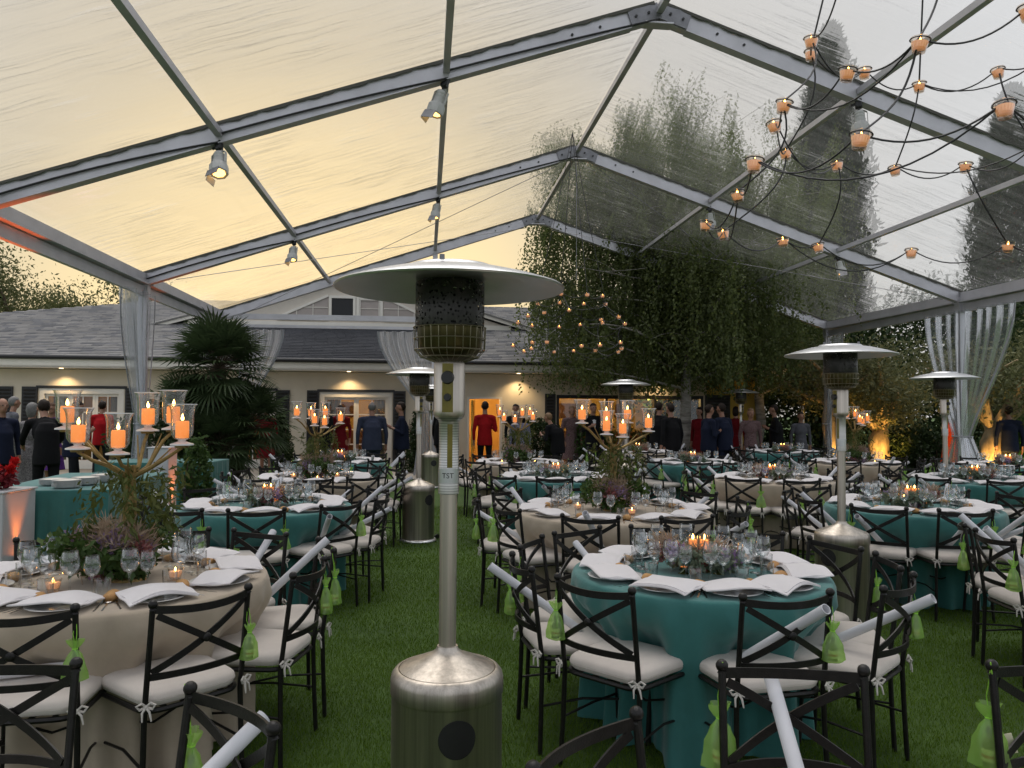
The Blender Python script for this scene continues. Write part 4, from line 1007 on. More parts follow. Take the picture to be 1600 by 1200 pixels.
# patio heater
def heater_proto():
    P = []
    def prt(name, mb, m, subs=(), smooth=True): P.append((name, mb.mesh(name, m, smooth), list(subs)))
    b = MB(); b.lathe([(.20, .03), (.195, .035), (.195, .60), (.197, .605), (.199, .61), (.199, .655), (.195, .672), (.185, .685), (.176, .690), (.172, .690), (.170, .683), (.168, .690), (.150, .700), (.060, .737), (.040, .752), (.036, .765), (.034, .765)], 96)
    hole = MB(); q = Matrix.Rotation(R(90), 3, 'X'); hole.lathe([(0, -.030), (.070, -.030), (.070, .0022)], 28, (0, 0, 0), 0, None)
    hm = MB(); cz = .51; ang = R(-75)
    # round air hole: black disc laid on the drum, its inner darkness put in as colour
    V = []; F = []; n = 32; rr = .064
    for k, (s, inset) in enumerate(((1.0, .0014), (.94, .0016), (.8, .0012), (.65, .0012), (.5, .0012), (.35, .0012), (.18, .0012), (.001, .0012))):
        for j in range(n):
            a = 2*PI*j/n; dx = rr*s*math.cos(a); dz = rr*s*math.sin(a); th = ang+dx/.195; R_ = .195+max(inset, .0006); V.append((R_*math.cos(th), R_*math.sin(th), cz+dz))
    for k in range(7):
        for j in range(n): e = (j+1) % n; F.append((k*n+j, k*n+e, (k+1)*n+e, (k+1)*n+j))
    hm.add(V, F); 
    prt('gas_drum', b, M['steel'], [('air_hole_disc', hm.mesh('air_hole_disc', M['black']))])
    f = MB(); f.lathe([(.0, .0), (.225, .0), (.228, .012), (.215, .028), (.20, .032), (0, .032)], 48); prt('foot_ring', f, M['hood'])
    w = MB(); w.tube([(.225, .0, .03), (.27, 0, .03)], .01, 6); w.tube([(.262, -.012, .03), (.262, .012, .03)], .03, 12); prt('wheel', w, M['black'])
    p = MB(); p.tube([(0, 0, .74), (0, 0, 1.36)], .0305, 24); prt('pole', p, M['steel'])
    s = MB(); s.lathe([(.0305, 1.30), (.037, 1.302), (.037, 1.395), (.0358, 1.397), (.0358, 1.555), (.040, 1.565), (.050, 1.572), (.052, 1.58), (0, 1.582)], 28)
    lb = MB(); lb.lathe_open([(.0375, 1.342), (.0375, 1.392)], 24); st = MB()
    V = []; F = []
    for i in range(7):
        a = R(-95+5*i); V += [(.0363*math.cos(a), .0363*math.sin(a), 1.365), (.0363*math.cos(a), .0363*math.sin(a), 1.55)]
    for i in range(6): F.append((2*i, 2*i+2, 2*i+3, 2*i+1))
    st.add(V, F); prt('pole_sleeve', s, M['steel_label'], [('maker_band', lb.mesh('maker_band', M['hood'])), ('warning_strip', st.mesh('warning_strip', M['yellow_label']))])
    v = MB(); v.lathe([(.052, 1.575), (.058, 1.585), (.056, 1.60), (.056, 1.765), (.05, 1.775), (0, 1.776)], 28); sub = []
    V = []; F = []; x = MB()
    for i in range(9):
        a = R(-112+5*i); V += [(.0572*math.cos(a), .0572*math.sin(a), 1.592), (.0572*math.cos(a), .0572*math.sin(a), 1.765)]
    for i in range(8): F.append((2*i, 2*i+2, 2*i+3, 2*i+1))
    x.add(V, F); sub.append(('control_panel', x.mesh('control_panel', M['yellow_label'])))
    a = R(-92); d = Vector((math.cos(a), math.sin(a), 0))
    for z, r_ in ((1.715, .024), (1.645, .014)):
        k = MB(); k.tube([d*.056+Vector((0, 0, z)), d*.074+Vector((0, 0, z))], [r_, r_*.85], 16); sub.append(('knob', k.mesh('knob', M['black'])))
    prt('valve_housing', v, M['steel'], sub)
    g = MB()     # wire guard and reflector dish under the burner
    for z, r_ in ((1.79, .105), (1.815, .126), (1.855, .128), (1.895, .130)): g.tube(loop_pts((0, 0, z), r_, 32), .0026, 6, caps=False)
    for i in range(28):
        a = 2*PI*i/28; c, s_ = math.cos(a), math.sin(a); g.tube([(.055*c, .055*s_, 1.772), (.105*c, .105*s_, 1.79), (.126*c, .126*s_, 1.815), (.130*c, .130*s_, 1.895)], .0015, 5)
    prt('wire_guard', g, M['guard'])
    r = MB(); r.lathe([(.05, 1.775), (.095, 1.795), (.114, 1.818), (.118, 1.90), (.10, 1.905), (0, 1.905)], 36); prt('burner_dish', r, M['brass_dark'])
    e = MB(); e.lathe_open([(.122, 1.895), (.124, 1.90), (.124, 2.055), (.12, 2.06)], 40); prt('emitter_screen', e, M['emitter'])
    i_ = MB(); i_.lathe([(0, 1.90), (.09, 1.905), (.085, 2.0), (.05, 2.03), (0, 2.035)], 24); prt('burner_core', i_, M['steel_dark'])
    h = MB(); h.lathe([(0, 2.062), (.16, 2.062), (.40, 2.030), (.409, 2.032), (.412, 2.038), (.405, 2.044), (.33, 2.068), (.23, 2.094), (.165, 2.105), (.158, 2.112), (.15, 2.118), (.06, 2.126), (0, 2.127)], 64)
    rb = []
    for i in range(3):
        a = 2*PI*i/3+.4; k = MB(); k.tube([(.14*math.cos(a), .14*math.sin(a), 2.11), (.14*math.cos(a), .14*math.sin(a), 2.135)], .009, 8); rb.append(('wing_nut', k.mesh('wing_nut', M['alu_dark'])))
    prt('hood', h, M['hood'], rb)
    return ('patio_heater', P)
def emitter_mat():
    m = principled('perforated_emitter', (.05, .048, .045), .4, .8, var=.4, vscale=12, bump=.0); t = m.node_tree; b = t.nodes['Principled BSDF']
    vo = N(t, 'ShaderNodeTexVoronoi'); vo.inputs['Scale'].default_value = 75; tcn = N(t, 'ShaderNodeTexCoord'); t.links.new(tcn.outputs['Object'], vo.inputs['Vector'])
    cmp_ = N(t, 'ShaderNodeMath', operation='GREATER_THAN'); cmp_.inputs[1].default_value = .33; t.links.new(vo.outputs['Distance'], cmp_.inputs[0]); t.links.new(cmp_.outputs[0], b.inputs['Alpha'])
    return m
def label_mat():
    m = principled('printed_steel_sleeve', (.50, .48, .45), .35, .9, var=.05); t = m.node_tree; b = t.nodes['Principled BSDF']
    wv = N(t, 'ShaderNodeTexWave'); wv.bands_direction = 'Z'; wv.inputs['Scale'].default_value = 34; wv.inputs['Distortion'].default_value = 0; tcn = N(t, 'ShaderNodeTexCoord'); t.links.new(tcn.outputs['Object'], wv.inputs['Vector'])
    mx = N(t, 'ShaderNodeMix', data_type='RGBA'); mx.inputs['A'].default_value = (.30, .30, .28, 1); mx.inputs['B'].default_value = (.55, .54, .51, 1); t.links.new(wv.outputs['Fac'], mx.inputs['Factor']); t.links.new(mx.outputs['Result'], b.inputs['Base Color'])
    return m
M['guard'] = principled('heat_stained_wire', (.26, .23, .16), .4, .9, var=.3, vscale=12); M['emitter'] = emitter_mat(); M['steel_label'] = label_mat(); M['brass_dark'] = principled('heat_tinted_brass', (.085, .07, .03), .35, .9, var=.4, vscale=10)
HEAT = heater_proto()
# lettering on the near heater's band
def text_mesh(txt, size, m, ext=.0006):
    cu = bpy.data.curves.new('lettering', 'FONT'); cu.body = txt; cu.size = size; cu.extrude = ext; cu.align_x = 'CENTER'; cu.align_y = 'CENTER'
    ob = bpy.data.objects.new('lettering', cu); COL.objects.link(ob); dg = bpy.context.evaluated_depsgraph_get()
    me = bpy.data.meshes.new_from_object(ob.evaluated_get(dg)); me.name = 'lettering'; bpy.data.objects.remove(ob); bpy.data.curves.remove(cu)
    me.materials.clear(); me.materials.append(m); return me
heaters = [(-.225, 2.80, 0, 'large steel patio heater standing on the grass in the foreground'),
           (-1.14, 9.6, .6, 'steel patio heater on the aisle behind the foreground heater'),
           (-1.68, 16.2, .2, 'steel patio heater at the far end in front of the curtain'),
           (2.53, 6.0, -1.2, 'steel patio heater between the near teal table and the right teal table'),
           (5.55, 10.0, .3, 'steel patio heater in front of the wide curtain at right'),
           (1.9, 13.0, .3, 'patio heater behind the candelabra of the middle beige table'),
           (5.35, 18.2, .3, 'patio heater in front of the yellow wall among the guests'),
           (8.0, 21.4, .3, 'farthest patio heater standing before the dark hedge')]
for i, (x, y, rz, lab) in enumerate(heaters):
    h = place(HEAT, TR(x, y, 0, rz), lab, 'patio heater')
    if i == 0:
        me = text_mesh('TST', .026, M['black'])
        for v in me.vertices:
            a = R(-90)+v.co.x/.0378; zz_ = v.co.y+1.367; rad = .0378+v.co.z; v.co = (rad*math.cos(a), rad*math.sin(a), zz_)
        link('lettering', me, h)

# ------------------------------------------------------------------ tables
TOP = .76
def cloth_mesh(Rad, chair_angs, seed, mat):
    r = random.Random(seed); nt_ = 264; V = []; F = []
    fold = [(r.randint(13, 17), r.random()*6.28, .45+.3*r.random()), (r.randint(23, 31), r.random()*6.28, .45+.3*r.random()), (r.randint(5, 8), r.random()*6.28, .4)]
    rings = [(.0, TOP), (.5, TOP), (.85, TOP+.0005), (.97, TOP), (.993, TOP-.004), (1.0, TOP-.012)]+[(None, z) for z in (.73, .70, .66, .61, .55, .48, .40, .32, .24, .16, .08, .012)]
    for (q, z) in rings:
        for j in range(nt_):
            a = 2*PI*j/nt_
            if q is not None: rr = Rad*q
            else:
                k = (TOP-z)/TOP; f = sum(w*math.sin(n*a+p+1.2*k*math.sin(3*a+p)) for n, p, w in fold); ff = f*.5+.5*abs(f)*(1 if f > 0 else -.6); rr = Rad+.006+.058*(k*.75+.12)*ff*min(1, k*7)+.02*k
                for ca in chair_angs:
                    d = (a-ca+PI) % (2*PI)-PI
                    if abs(d) < .45: rr -= .21*(math.cos(d/.45*PI)*.5+.5)*min(1, max(0, (.64-z)/.14))
            V.append((rr*math.cos(a), rr*math.sin(a), z))
    n = nt_
    for i in range(len(rings)-1):
        for j in range(n): e = (j+1) % n; F.append((i*n+j, i*n+e, (i+1)*n+e, (i+1)*n+j))
    return np_mesh('tablecloth', V, [f[::-1] for f in F], mat, True)
def table_base(Rad):
    mb = MB(); mb.lathe([(0, TOP-.028), (Rad-.02, TOP-.028), (Rad-.015, TOP-.02), (Rad-.015, TOP-.004), (0, TOP-.004)], 40); t = mb.mesh('table_top', M['room_dark']); legs = []
    for i in range(4):
        a = PI/4+i*PI/2; mb = MB(); mb.tube([(.42*math.cos(a), .42*math.sin(a), TOP-.03), (.46*math.cos(a), .46*math.sin(a), 0)], .016, 8); legs.append(('leg', mb.mesh('leg', M['iron'])))
    return ('round_table', [('table_top', t)]+legs)
TB = {.66: table_base(.66), .72: table_base(.72), .82: table_base(.82)}
def cluster(c, rad, h, n, size, aspect=.5, up=None):
    P = npr.randn(n, 3); P /= np.linalg.norm(P, axis=1)[:, None]; P *= (npr.rand(n)**.4)[:, None]; P = P*np.array([rad, rad, h])[None]+np.array(c)[None]
    P[:, 2] = np.maximum(P[:, 2], .004)
    return leaves(P, size, aspect, up)
def flowers(kind, seed):
    """meshes of a table-centre arrangement, local origin on the table top"""
    global npr
    npr = np.random.RandomState(seed); out = []
    sets = {'tall': (('foliage', 'fern', 9, .20, .07, 1500, .035), ('lilac_bloom', 'lilac', 6, .14, .075, 2600, .017), ('dried_plume', 'dried', 7, .20, .09, 2200, .030), ('dusky_bloom', 'rose', 4, .17, .05, 600, .022)),
            'low': (('foliage', 'sage', 8, .16, .05, 1400, .03), ('dusky_bloom', 'rose', 4, .16, .05, 500, .024), ('lilac_bloom', 'lilac', 3, .17, .05, 600, .018), ('dried_plume', 'dried', 4, .15, .06, 900, .026))}[kind]
    for (nm, m, k, spread, rad, n, size) in sets:
        VV = []; FF = []; b = 0
        for i in range(k):
            a = 2*PI*i/k+seed+len(nm); rr = spread*(.35+.65*((i*7) % k)/k); c = (rr*math.cos(a), rr*math.sin(a), rad*.9+(.05 if kind == 'tall' else .02)*((i*3) % 4)/2)
            up = (math.cos(a)*.9, math.sin(a)*.9, .9) if 'plume' in nm else None
            V, F = cluster(c, rad*(1.2 if 'foliage' in nm else 1), rad*.8, n//k, size*(1.7 if 'plume' in nm else 1), .10 if 'plume' in nm else .6, up); VV.append(V); FF.append(F+b); b += len(V)
        out.append((nm, np_mesh(nm, np.concatenate(VV), np.concatenate(FF), M[m])))
    return out
FLW = {('tall', i): flowers('tall', 31+i) for i in range(2)}; FLW.update({('low', i): flowers('low', 51+i) for i in range(3)})
npr = np.random.RandomState(5)
PILLAR = candle_mesh(.022, .085); PILLAR_S = candle_mesh(.018, .05)
mb = MB(); mb.lathe_open([(.0, .001), (.026, .001), (.028, .09), (.0268, .09), (.025, .003)], 18); PGLASS = mb.mesh('candle_glass', M['hglass'])
def candelabra_proto():
    st = MB()
    for i in range(4):
        a0 = i*PI/2; pts = []
        for k in range(9): t = k/8; a = a0+t*3.2; rr = .022-.006*t; pts.append((rr*math.cos(a), rr*math.sin(a), .0+.56*t))
        st.tube(pts, [.017-.004*k/8 for k in range(9)], 7)
    st.lathe([(.0, 0), (.085, 0), (.08, .012), (.03, .02), (0, .022)], 20)
    arms = []; tips = []
    for i, (ad, reach, z) in enumerate(((180, .32, .735), (220, .235, .645), (270, .13, .62), (81, .13, .725), (15, .19, .735), (341, .31, .665))):
        a = R(ad); c, s = math.cos(a), math.sin(a); m = MB()
        pts = [(.01*c, .01*s, .50), (reach*.35*c+.01, reach*.35*s, .55), (reach*.75*c, reach*.75*s+.008, z-.055), (reach*c, reach*s, z-.012)]
        m.tube(pts, [.013, .011, .009, .008], 7); tw = (reach*.7*c-.03*s, reach*.7*s+.03*c, z-.02); m.tube([pts[1], tw], [.006, .003], 5)
        m.lathe([(0, z-.014), (.030, z-.012), (.034, z-.002), (0, z-.001)], 14, (reach*c, reach*s, 0)); arms.append(('arm', m.mesh('arm', M['gold']))); tips.append((reach*c, reach*s, z))
    P = []
    for i in range(26):
        a = rng.random()*6.28; r0 = .05+.2*rng.random(); x, y, z = r0*math.cos(a), r0*math.sin(a), .58-.2*rng.random(); L = .10+.22*rng.random()
        for k in range(24): t = k/24; P.append((x+.05*t*math.cos(a)+rng.gauss(0, .012), y+.05*t*math.sin(a)+rng.gauss(0, .012), z-L*t+rng.gauss(0, .008)))
    for i in range(260): a = rng.random()*6.28; rr = .03+.03*rng.random(); P.append((rr*math.cos(a), rr*math.sin(a), .06+.5*rng.random()))
    V, F = leaves(P, .05, .28, (0, 0, -1), .9)
    return ('branch_candelabra', [('stem', st.mesh('stem', M['gold']))]+arms+[('trailing_leaves', np_mesh('trailing_leaves', V, F, M['moss']))]), tips
CAND, CTIPS = candelabra_proto()
HW = ('leftmost glass', 'lower left glass', 'front middle glass', 'rear middle glass', 'upper right glass', 'rightmost glass')
TABLES = [  # x, y, radius, cloth, first chair angle, tall?, description, detail level
    (-1.95, 3.86, .72, 'beige', -82, True, 'the near left beige table', 3),
    (.985, 4.12, .66, 'teal', -86, False, 'the near teal table', 3),
    (-2.12, 6.80, .72, 'teal', -75, False, 'the left teal aisle table', 2),
    (.86, 6.60, .82, 'beige', -72, True, 'the large beige aisle table', 2),
    (3.55, 6.95, .72, 'teal', -98, False, 'the teal table behind the right heater', 2),
    (-2.36, 9.45, .72, 'beige', -80, True, 'the second left beige table', 1),
    (.55, 9.75, .72, 'teal', -95, False, 'the middle teal table', 1),
    (3.22, 9.65, .72, 'beige', -90, False, 'the right middle beige table', 1),
    (5.72, 9.65, .72, 'teal', -70, False, 'the teal table before the curtain', 1),
    (-2.75, 12.5, .72, 'teal', -80, False, 'the far left teal table', 0),
    (.10, 12.4, .72, 'beige', -90, True, 'the far beige doorway table', 0),
    (2.92, 12.6, .72, 'teal', -100, False, 'the far teal table by the birch', 0),
    (5.62, 12.8, .72, 'beige', -85, True, 'the far beige table by the olives', 0),
    (7.75, 12.2, .72, 'teal', -90, False, 'the teal table at right edge', 0),
    (2.55, 15.8, .72, 'beige', -90, False, 'the farthest beige table', 0),
    (5.55, 16.0, .72, 'teal', -80, False, 'the farthest teal table', 0)]
LBL_NEAR = {
    (0, 0): 'black iron chair at the near beige table with a white tube on its seat', (0, 9): 'black iron chair at the lower left with its back to the near beige table edge',
    (1, 0): 'black iron chair with a tube standing on its seat before the near teal table', (1, 9): 'black iron chair at the near teal table with a bag on its right post',
    (1, 1): 'black iron chair at the right front of the near teal table with tied cushion', (1, 8): 'black iron chair at the left of the near teal table nearest the heater'}
def settle(ti):
    x0, y0, Rad, cl_, ph, tall, desc, lod = TABLES[ti]; N_ = 10; jit = random.Random(100+ti)
    angs = [R(ph+36*i)+jit.uniform(-.05, .05) for i in range(N_)]
    if ti == 1: seats = [R(v) for v in (-83, -42, -12, 22, 56, 90, 125, 158, 195, 230)]
    else: seats = angs
    i0 = min(range(N_), key=lambda q: abs((angs[q]+PI/2+PI) % (2*PI)-PI))
    t = place(TB[Rad], TR(x0, y0, 0), 'round banquet table under the cloth of '+desc, 'table')
    c = link('tablecloth', cloth_mesh(Rad, [a % (2*PI) for a in seats], 40+ti, M[cl_])); c.location = (x0, y0, 0)
    tag(c, ('pale beige' if cl_ == 'beige' else 'teal green')+' floor length cloth on '+desc, 'tablecloth')
    for i, a in enumerate(angs):
        c_, s_ = math.cos(a), math.sin(a)
        def at(r, da=0.0, z=TOP): return (x0+r*math.cos(a+da), y0+r*math.sin(a+da), z)
        side = ('front', 'front right', 'right front', 'right rear', 'rear right', 'rear', 'rear left', 'left rear', 'left front', 'front left')[(i-i0) % 10]
        # chair
        rc = Rad+.015+jit.uniform(-.02, .06); sa = seats[i]; rz = sa+PI/2+jit.uniform(-.12, .12); p = (x0+rc*math.cos(sa), y0+rc*math.sin(sa))
        hide = (lod == 0 and False)
        lab = LBL_NEAR.get((ti, i)); grp = None
        if not lab: lab = 'black iron chair at the '+side+' of '+desc; grp = 'chairs at '+desc
        if lab and grp is None: grp = 'single chairs at '+desc
        CM = TR(p[0], p[1], 0, rz)
        put_chair(p[0], p[1], rz, lab, grp, far=(lod == 0))
        if (ti, i) in NO_TUBE: pass
        else:
            u = jit.random()
            if (ti, i) == (0, 0): put_tube(CM, -.34, .03, R(8), 0, 'white paper tube lying flat across two chairs at the near beige table', 'paper tubes at '+desc, lie=True)
            elif u < .72: put_tube(CM, jit.uniform(-.08, .12), jit.uniform(.02, .16), jit.uniform(-.14, .08), jit.random() < .65, 'white paper tube on the '+side+' chair of '+desc, 'paper tubes at '+desc)
        if jit.random() < .8: put_bag(CM, 1 if jit.random() < .72 else -1, jit.uniform(.66, .72), 'lime gift bag on the '+side+' chair of '+desc, 'gift bags at '+desc, jit.uniform(.82, 1.08))
        # place setting
        q = at(Rad-.165); o = link('plate', PLATE); o.location = q; tag(o, 'dinner plate under the '+side+' napkin of '+desc, 'plate', 'plates on '+desc)
        q = at(Rad-.150+jit.uniform(-.012, .012), jit.uniform(-.03, .03), TOP+.006); o = link('napkin', NAPK[i % 5]); o.location = q; o.rotation_euler = (0, 0, a+PI/2+jit.uniform(-.18, .18)+(PI if i % 2 else 0)); tag(o, 'folded white napkin at the '+side+' place of '+desc, 'napkin', 'napkins on '+desc)
        k = 2 if lod >= 1 else 1
        for j in range(k):
            q = at(Rad-.34-.03*j, (.09 if j else -.12)+jit.uniform(-.02, .02)); sc = 1.0 if j == 0 else .88
            place(WINE_P, TR(*q, a) @ Matrix.Scale(sc, 4), ('taller' if j == 0 else 'smaller')+' wine glass at the '+side+' place of '+desc, 'glass', 'wine glasses on '+desc)
        if lod >= 1:
            q = at(Rad-.30, .27+jit.uniform(-.02, .02)); place(TUMB_P, TR(*q, a), 'water tumbler at the '+side+' place of '+desc, 'glass', 'water tumblers on '+desc)
        if lod >= 2:
            q = at(Rad-.25, -.31); o = link('bread_roll', BREAD); o.location = q; o.rotation_euler = (0, 0, jit.random()*6); tag(o, 'bread roll at the '+side+' place of '+desc, 'bread', 'bread rolls on '+desc)
            for kind, da in (('fork', -.27), ('knife', .265), ('spoon', .315)):
                if kind == 'spoon' and lod < 3: continue
                q = at(Rad-.165, da); o = link(kind, CUT[kind]); o.location = q; o.rotation_euler = (0, 0, a+PI/2+da*.6); tag(o, 'silver '+kind+' at the '+side+' place of '+desc, kind, kind+'s on '+desc)
    # centrepiece
    if tall:
        f = empty('flower_arrangement', (x0, y0, TOP)); f.rotation_euler = (0, 0, ti*1.3); f.scale = (1.2, 1.2, 1.3); tag(f, 'lilac and dried flower ring on '+desc, 'flowers')
        for nm, me in FLW[('tall', ti % 2)]: link(nm, me, f)
        ox_ = .07 if ti == 0 else 0.0
        k = place(CAND, TR(x0+ox_, y0, TOP+.0, (0, 0, 0, .5, 0, 1.0, 0, 0, 0, 0, -.4, 0, .8)[ti] if ti < 13 else 0), 'leafy gilded branch candelabra on '+desc, 'candelabra')
        for tip in CTIPS:
            w = k.matrix_world @ Vector(tip); put_hurricane(TR(w.x, w.y, w.z) @ Matrix.Scale(1.14, 4), HW[CTIPS.index(tip)]+' hurricane candle over '+desc, 'hurricane lamps over '+desc)
        for j in range(3):
            a = ti+j*2.1; o = empty('tealight', (x0+.30*math.cos(a), y0+.30*math.sin(a), TOP)); tag(o, ('first', 'second', 'third')[j]+' small lit candle glass on '+desc, 'candle', 'small candles on '+desc)
            link('glass_cup', VOT_G, o); w = link('wax', VOT_W, o); q = link('flame', FLAME_S, w); q.location = (0, 0, .042)
    else:
        f = empty('flower_arrangement', (x0, y0, TOP)); f.rotation_euler = (0, 0, ti*1.1); f.scale = (1.3, 1.3, 1.35); tag(f, 'low mound of sage, dusky and lilac flowers on '+desc, 'flowers')
        for nm, me in FLW[('low', ti % 3)]: link(nm, me, f)
        for j, (dx, dy, z, me, h) in enumerate(((-.028, .01, .10, PILLAR, .087), (.030, .0, .10, PILLAR, .087), (-.09, -.05, .055, PILLAR_S, .052), (.09, -.055, .055, PILLAR_S, .052))):
            o = empty('pillar_candle', (x0+dx, y0+dy, TOP)); tag(o, ('left tall', 'right tall', 'left short', 'right short')[j]+' lit candle glass on '+desc, 'candle', ('tall' if j < 2 else 'short')+' candles on '+desc)
            s = MB(); 
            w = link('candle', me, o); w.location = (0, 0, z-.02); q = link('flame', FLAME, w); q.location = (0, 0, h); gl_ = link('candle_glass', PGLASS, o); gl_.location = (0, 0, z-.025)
            gl_.scale = (1, 1, 1.25 if j < 2 else .8)
            st_ = link('candle_stand', CSTAND, o); st_.scale = (1, 1, (z-.022)/.1)
mb = MB(); mb.lathe([(0, 0), (.03, 0), (.027, .006), (.010, .02), (.010, .08), (.026, .097), (.026, .1), (0, .1)], 14); CSTAND = mb.mesh('candle_stand', M['moss'])
NO_TUBE = {(1, 9), (0, 9)}
for ti in range(len(TABLES)): settle(ti)
# chairs whose tables stand beside the camera, and one table edge with a napkin
near = [(-1.47, 2.30, R(183), 'black iron chair back at the left edge below the near beige table', -1, False, False),
        (-.70, 1.98, R(139), 'black iron chair cut by the lower edge, bag and tube on it', 1, True, True),
        (.175, 1.80, R(229), 'black iron chair cut by the lower edge right of the big heater', None, False, False),
        (.82, 2.30, R(174), 'brown iron chair in front of the near teal table, tube through its back', 1, True, True),
        (1.62, 2.34, R(182), 'brown iron chair at the lower right corner with a carded bag', 1, True, False)]
for (x, y, rz, lab, bs, bag_, tb) in near:
    c_, s_ = math.cos(rz), math.sin(rz); cx = x+.26*(-s_); cy_ = y+.26*c_      # given point is the middle of the back
    CM = TR(cx, cy_, 0, rz); put_chair(cx, cy_, rz, lab)
    if bag_: put_bag(CM, bs, .70, {-.70: 'lime gift bag on the chair cut by the lower left edge', .82: 'large lime gift bag with an oil bottle on the front brown chair', 1.62: 'lime gift bag with a cream card at the lower right corner'}[x], None, 1.05, card=(x > 1.5))
    if tb: put_tube(CM, .02, .10, .03, True, {-.70: 'white paper tube on the chair cut by the lower left edge', .82: 'white paper tube through the back of the front brown chair'}[x])
TABLES.append((1.0, 1.08, .72, 'beige', 90, False, 'the table beside the camera at the lower right', 0))
x0, y0, Rad = 1.0, 1.08, .72
place(TB[Rad], TR(x0, y0, 0), 'round banquet table just below the lower right edge', 'table')
c = link('tablecloth', cloth_mesh(Rad, [R(90+36*i) % (2*PI) for i in range(3)], 77, M['beige'])); c.location = (x0, y0, 0); tag(c, 'beige cloth of the table below the lower right edge', 'tablecloth')
o = link('plate', PLATE); o.location = (x0+.03, y0+.56, TOP); tag(o, 'plate under the napkin at the bottom right edge', 'plate')
o = link('napkin', NAPK[1]); o.location = (x0+.03, y0+.565, TOP+.006); o.rotation_euler = (0, 0, .1); tag(o, 'white napkin peeping in at the bottom right edge', 'napkin')
# chairs of the table standing just outside the right edge
for i, (a, r_) in enumerate(((178, .8), (212, .8), (146, .82), (246, .82))):
    X = 4.0+r_*math.cos(R(a)); Y = 4.75+r_*math.sin(R(a)); rz = R(a)+PI/2
    put_chair(X, Y, rz, ('second', 'nearest', 'farthest', 'lowest')[i]+' black iron chair at the right edge turned out of the picture', 'chairs at the right edge'); CM = TR(X, Y, 0, rz)
    put_tube(CM, rng.uniform(-.05, .1), .1, rng.uniform(-.12, .05), i % 2, 'white paper tube on the '+('second', 'nearest', 'farthest', 'lowest')[i]+' chair at the right edge', 'paper tubes at the right edge')
    put_bag(CM, 1, .70, 'lime gift bag on the '+('second', 'nearest', 'farthest', 'lowest')[i]+' chair at the right edge', 'gift bags at the right edge')
place(TB[.72], TR(4.0, 4.75, 0), 'round banquet table at the right edge behind the outward facing chairs', 'table')
c = link('tablecloth', cloth_mesh(.72, [R(a) for a in (178, 212, 146, 246)], 78, M['beige'])); c.location = (4.0, 4.75, 0); tag(c, 'beige cloth on the table at the right edge', 'tablecloth')
for i, a in enumerate((146, 178, 212, 246, 110)):
    nm_ = ('left rear', 'left', 'front left', 'front', 'rear')[i]; q = (4.0+.56*math.cos(R(a)), 4.75+.56*math.sin(R(a)), TOP)
    o = link('plate', PLATE); o.location = q; tag(o, 'plate under the '+nm_+' napkin of the table at the right edge', 'plate')
    o = link('napkin', NAPK[i]); o.location = (q[0], q[1], TOP+.006); o.rotation_euler = (0, 0, R(a)+PI/2+.1*i); tag(o, 'folded white napkin at the '+nm_+' place of the right edge table', 'napkin')

# ------------------------------------------------------------------ candle chandeliers hanging from the roof
def chandelier(center, label, zs, counts, rads, ph, hang, seed):
    r_ = random.Random(seed); root = empty('candle_chandelier', (center[0], center[1], hang)); tag(root, label, 'chandelier'); o = Vector((center[0], center[1], hang))
    rings = []
    for z, n, rad, p in zip(zs, counts, rads, ph):
        ring = []
        for i in range(n):
            a = p+2*PI*i/n+r_.uniform(-.12, .12); rr = rad*(1+r_.uniform(-.10, .10)); ring.append(Vector((center[0]+rr*math.cos(a), center[1]+rr*math.sin(a), z+r_.uniform(-.05, .05))))
        rings.append(ring)
        for q in ring:
            c = link('glass_cup', VOT_G, root); c.location = q-o; k_ = .86+.1*r_.random(); c.scale = (k_, k_, k_); c.rotation_euler = (r_.uniform(-.16, .16), r_.uniform(-.16, .16), 0)
            link('wax', VOT_W, c); link('wire_hoop', VOT_H, c); f = link('flame', FLAME_S, c); f.location = (0, 0, .042)
        for i in range(n):
            a, b = ring[i], ring[(i+1) % n]; sag = .16+.08*r_.random(); pts = []
            for k in range(13): t = k/12; pts.append(a.lerp(b, t)+Vector((0, 0, .052-sag*4*t*(1-t)*(a-b).length))-o)
            if i % 3 == 0:
                b2 = ring[(i+2) % n]; sg_ = .13+.1*r_.random(); p2 = [a.lerp(b2, k/12)+Vector((0, 0, .052-sg_*4*(k/12)*(1-k/12)*(a-b2).length))-o for k in range(13)]
                m = MB(); m.tube(p2, .0036, 6); link('cable_loop', m.mesh('cable_loop', M['cable']), root)
            m = MB(); m.tube(pts, .0036, 6); link('cable_loop', m.mesh('cable_loop', M['cable']), root)
    for k in range(len(rings)-1):
        for i in range(0, len(rings[k]), 2):
            a = rings[k][i]; b = min(rings[k+1], key=lambda w: (w-a).length); m = MB(); pts = []
            for j in range(11): t = j/10; off = (Vector((center[0], center[1], 0))-Vector((a.x, a.y, 0)))*.10*math.sin(PI*t); pts.append(a.lerp(b, t)+Vector((0, 0, .05))+off-o)
            m.tube(pts, .0042, 6); link('drop_cable', m.mesh('drop_cable', M['cable']), root)
    top = Vector((0, 0, 0))
    for i, q in enumerate(rings[-1]):
        if i % 2 == 0: m = MB(); m.tube([q-o+Vector((0, 0, .05)), (q-o).lerp(top, .5)+Vector((0, 0, -.05)), top], .0045, 6); link('hanging_cable', m.mesh('hanging_cable', M['cable']), root)
    return root
chandelier((1.95, 3.42), 'near candle chandelier of votive glasses on black cables at upper right', (2.50, 2.92, 3.34), (17, 14, 11), (1.04, .82, .64), (.2, .5, .1), 5.9, 3)
chandelier((.83, 10.8), 'far candle chandelier of votive glasses hanging before the birch leaves', (2.45, 2.82, 3.12), (13, 11, 8), (.76, .72, .5), (.4, .1, .3), 5.5, 9)
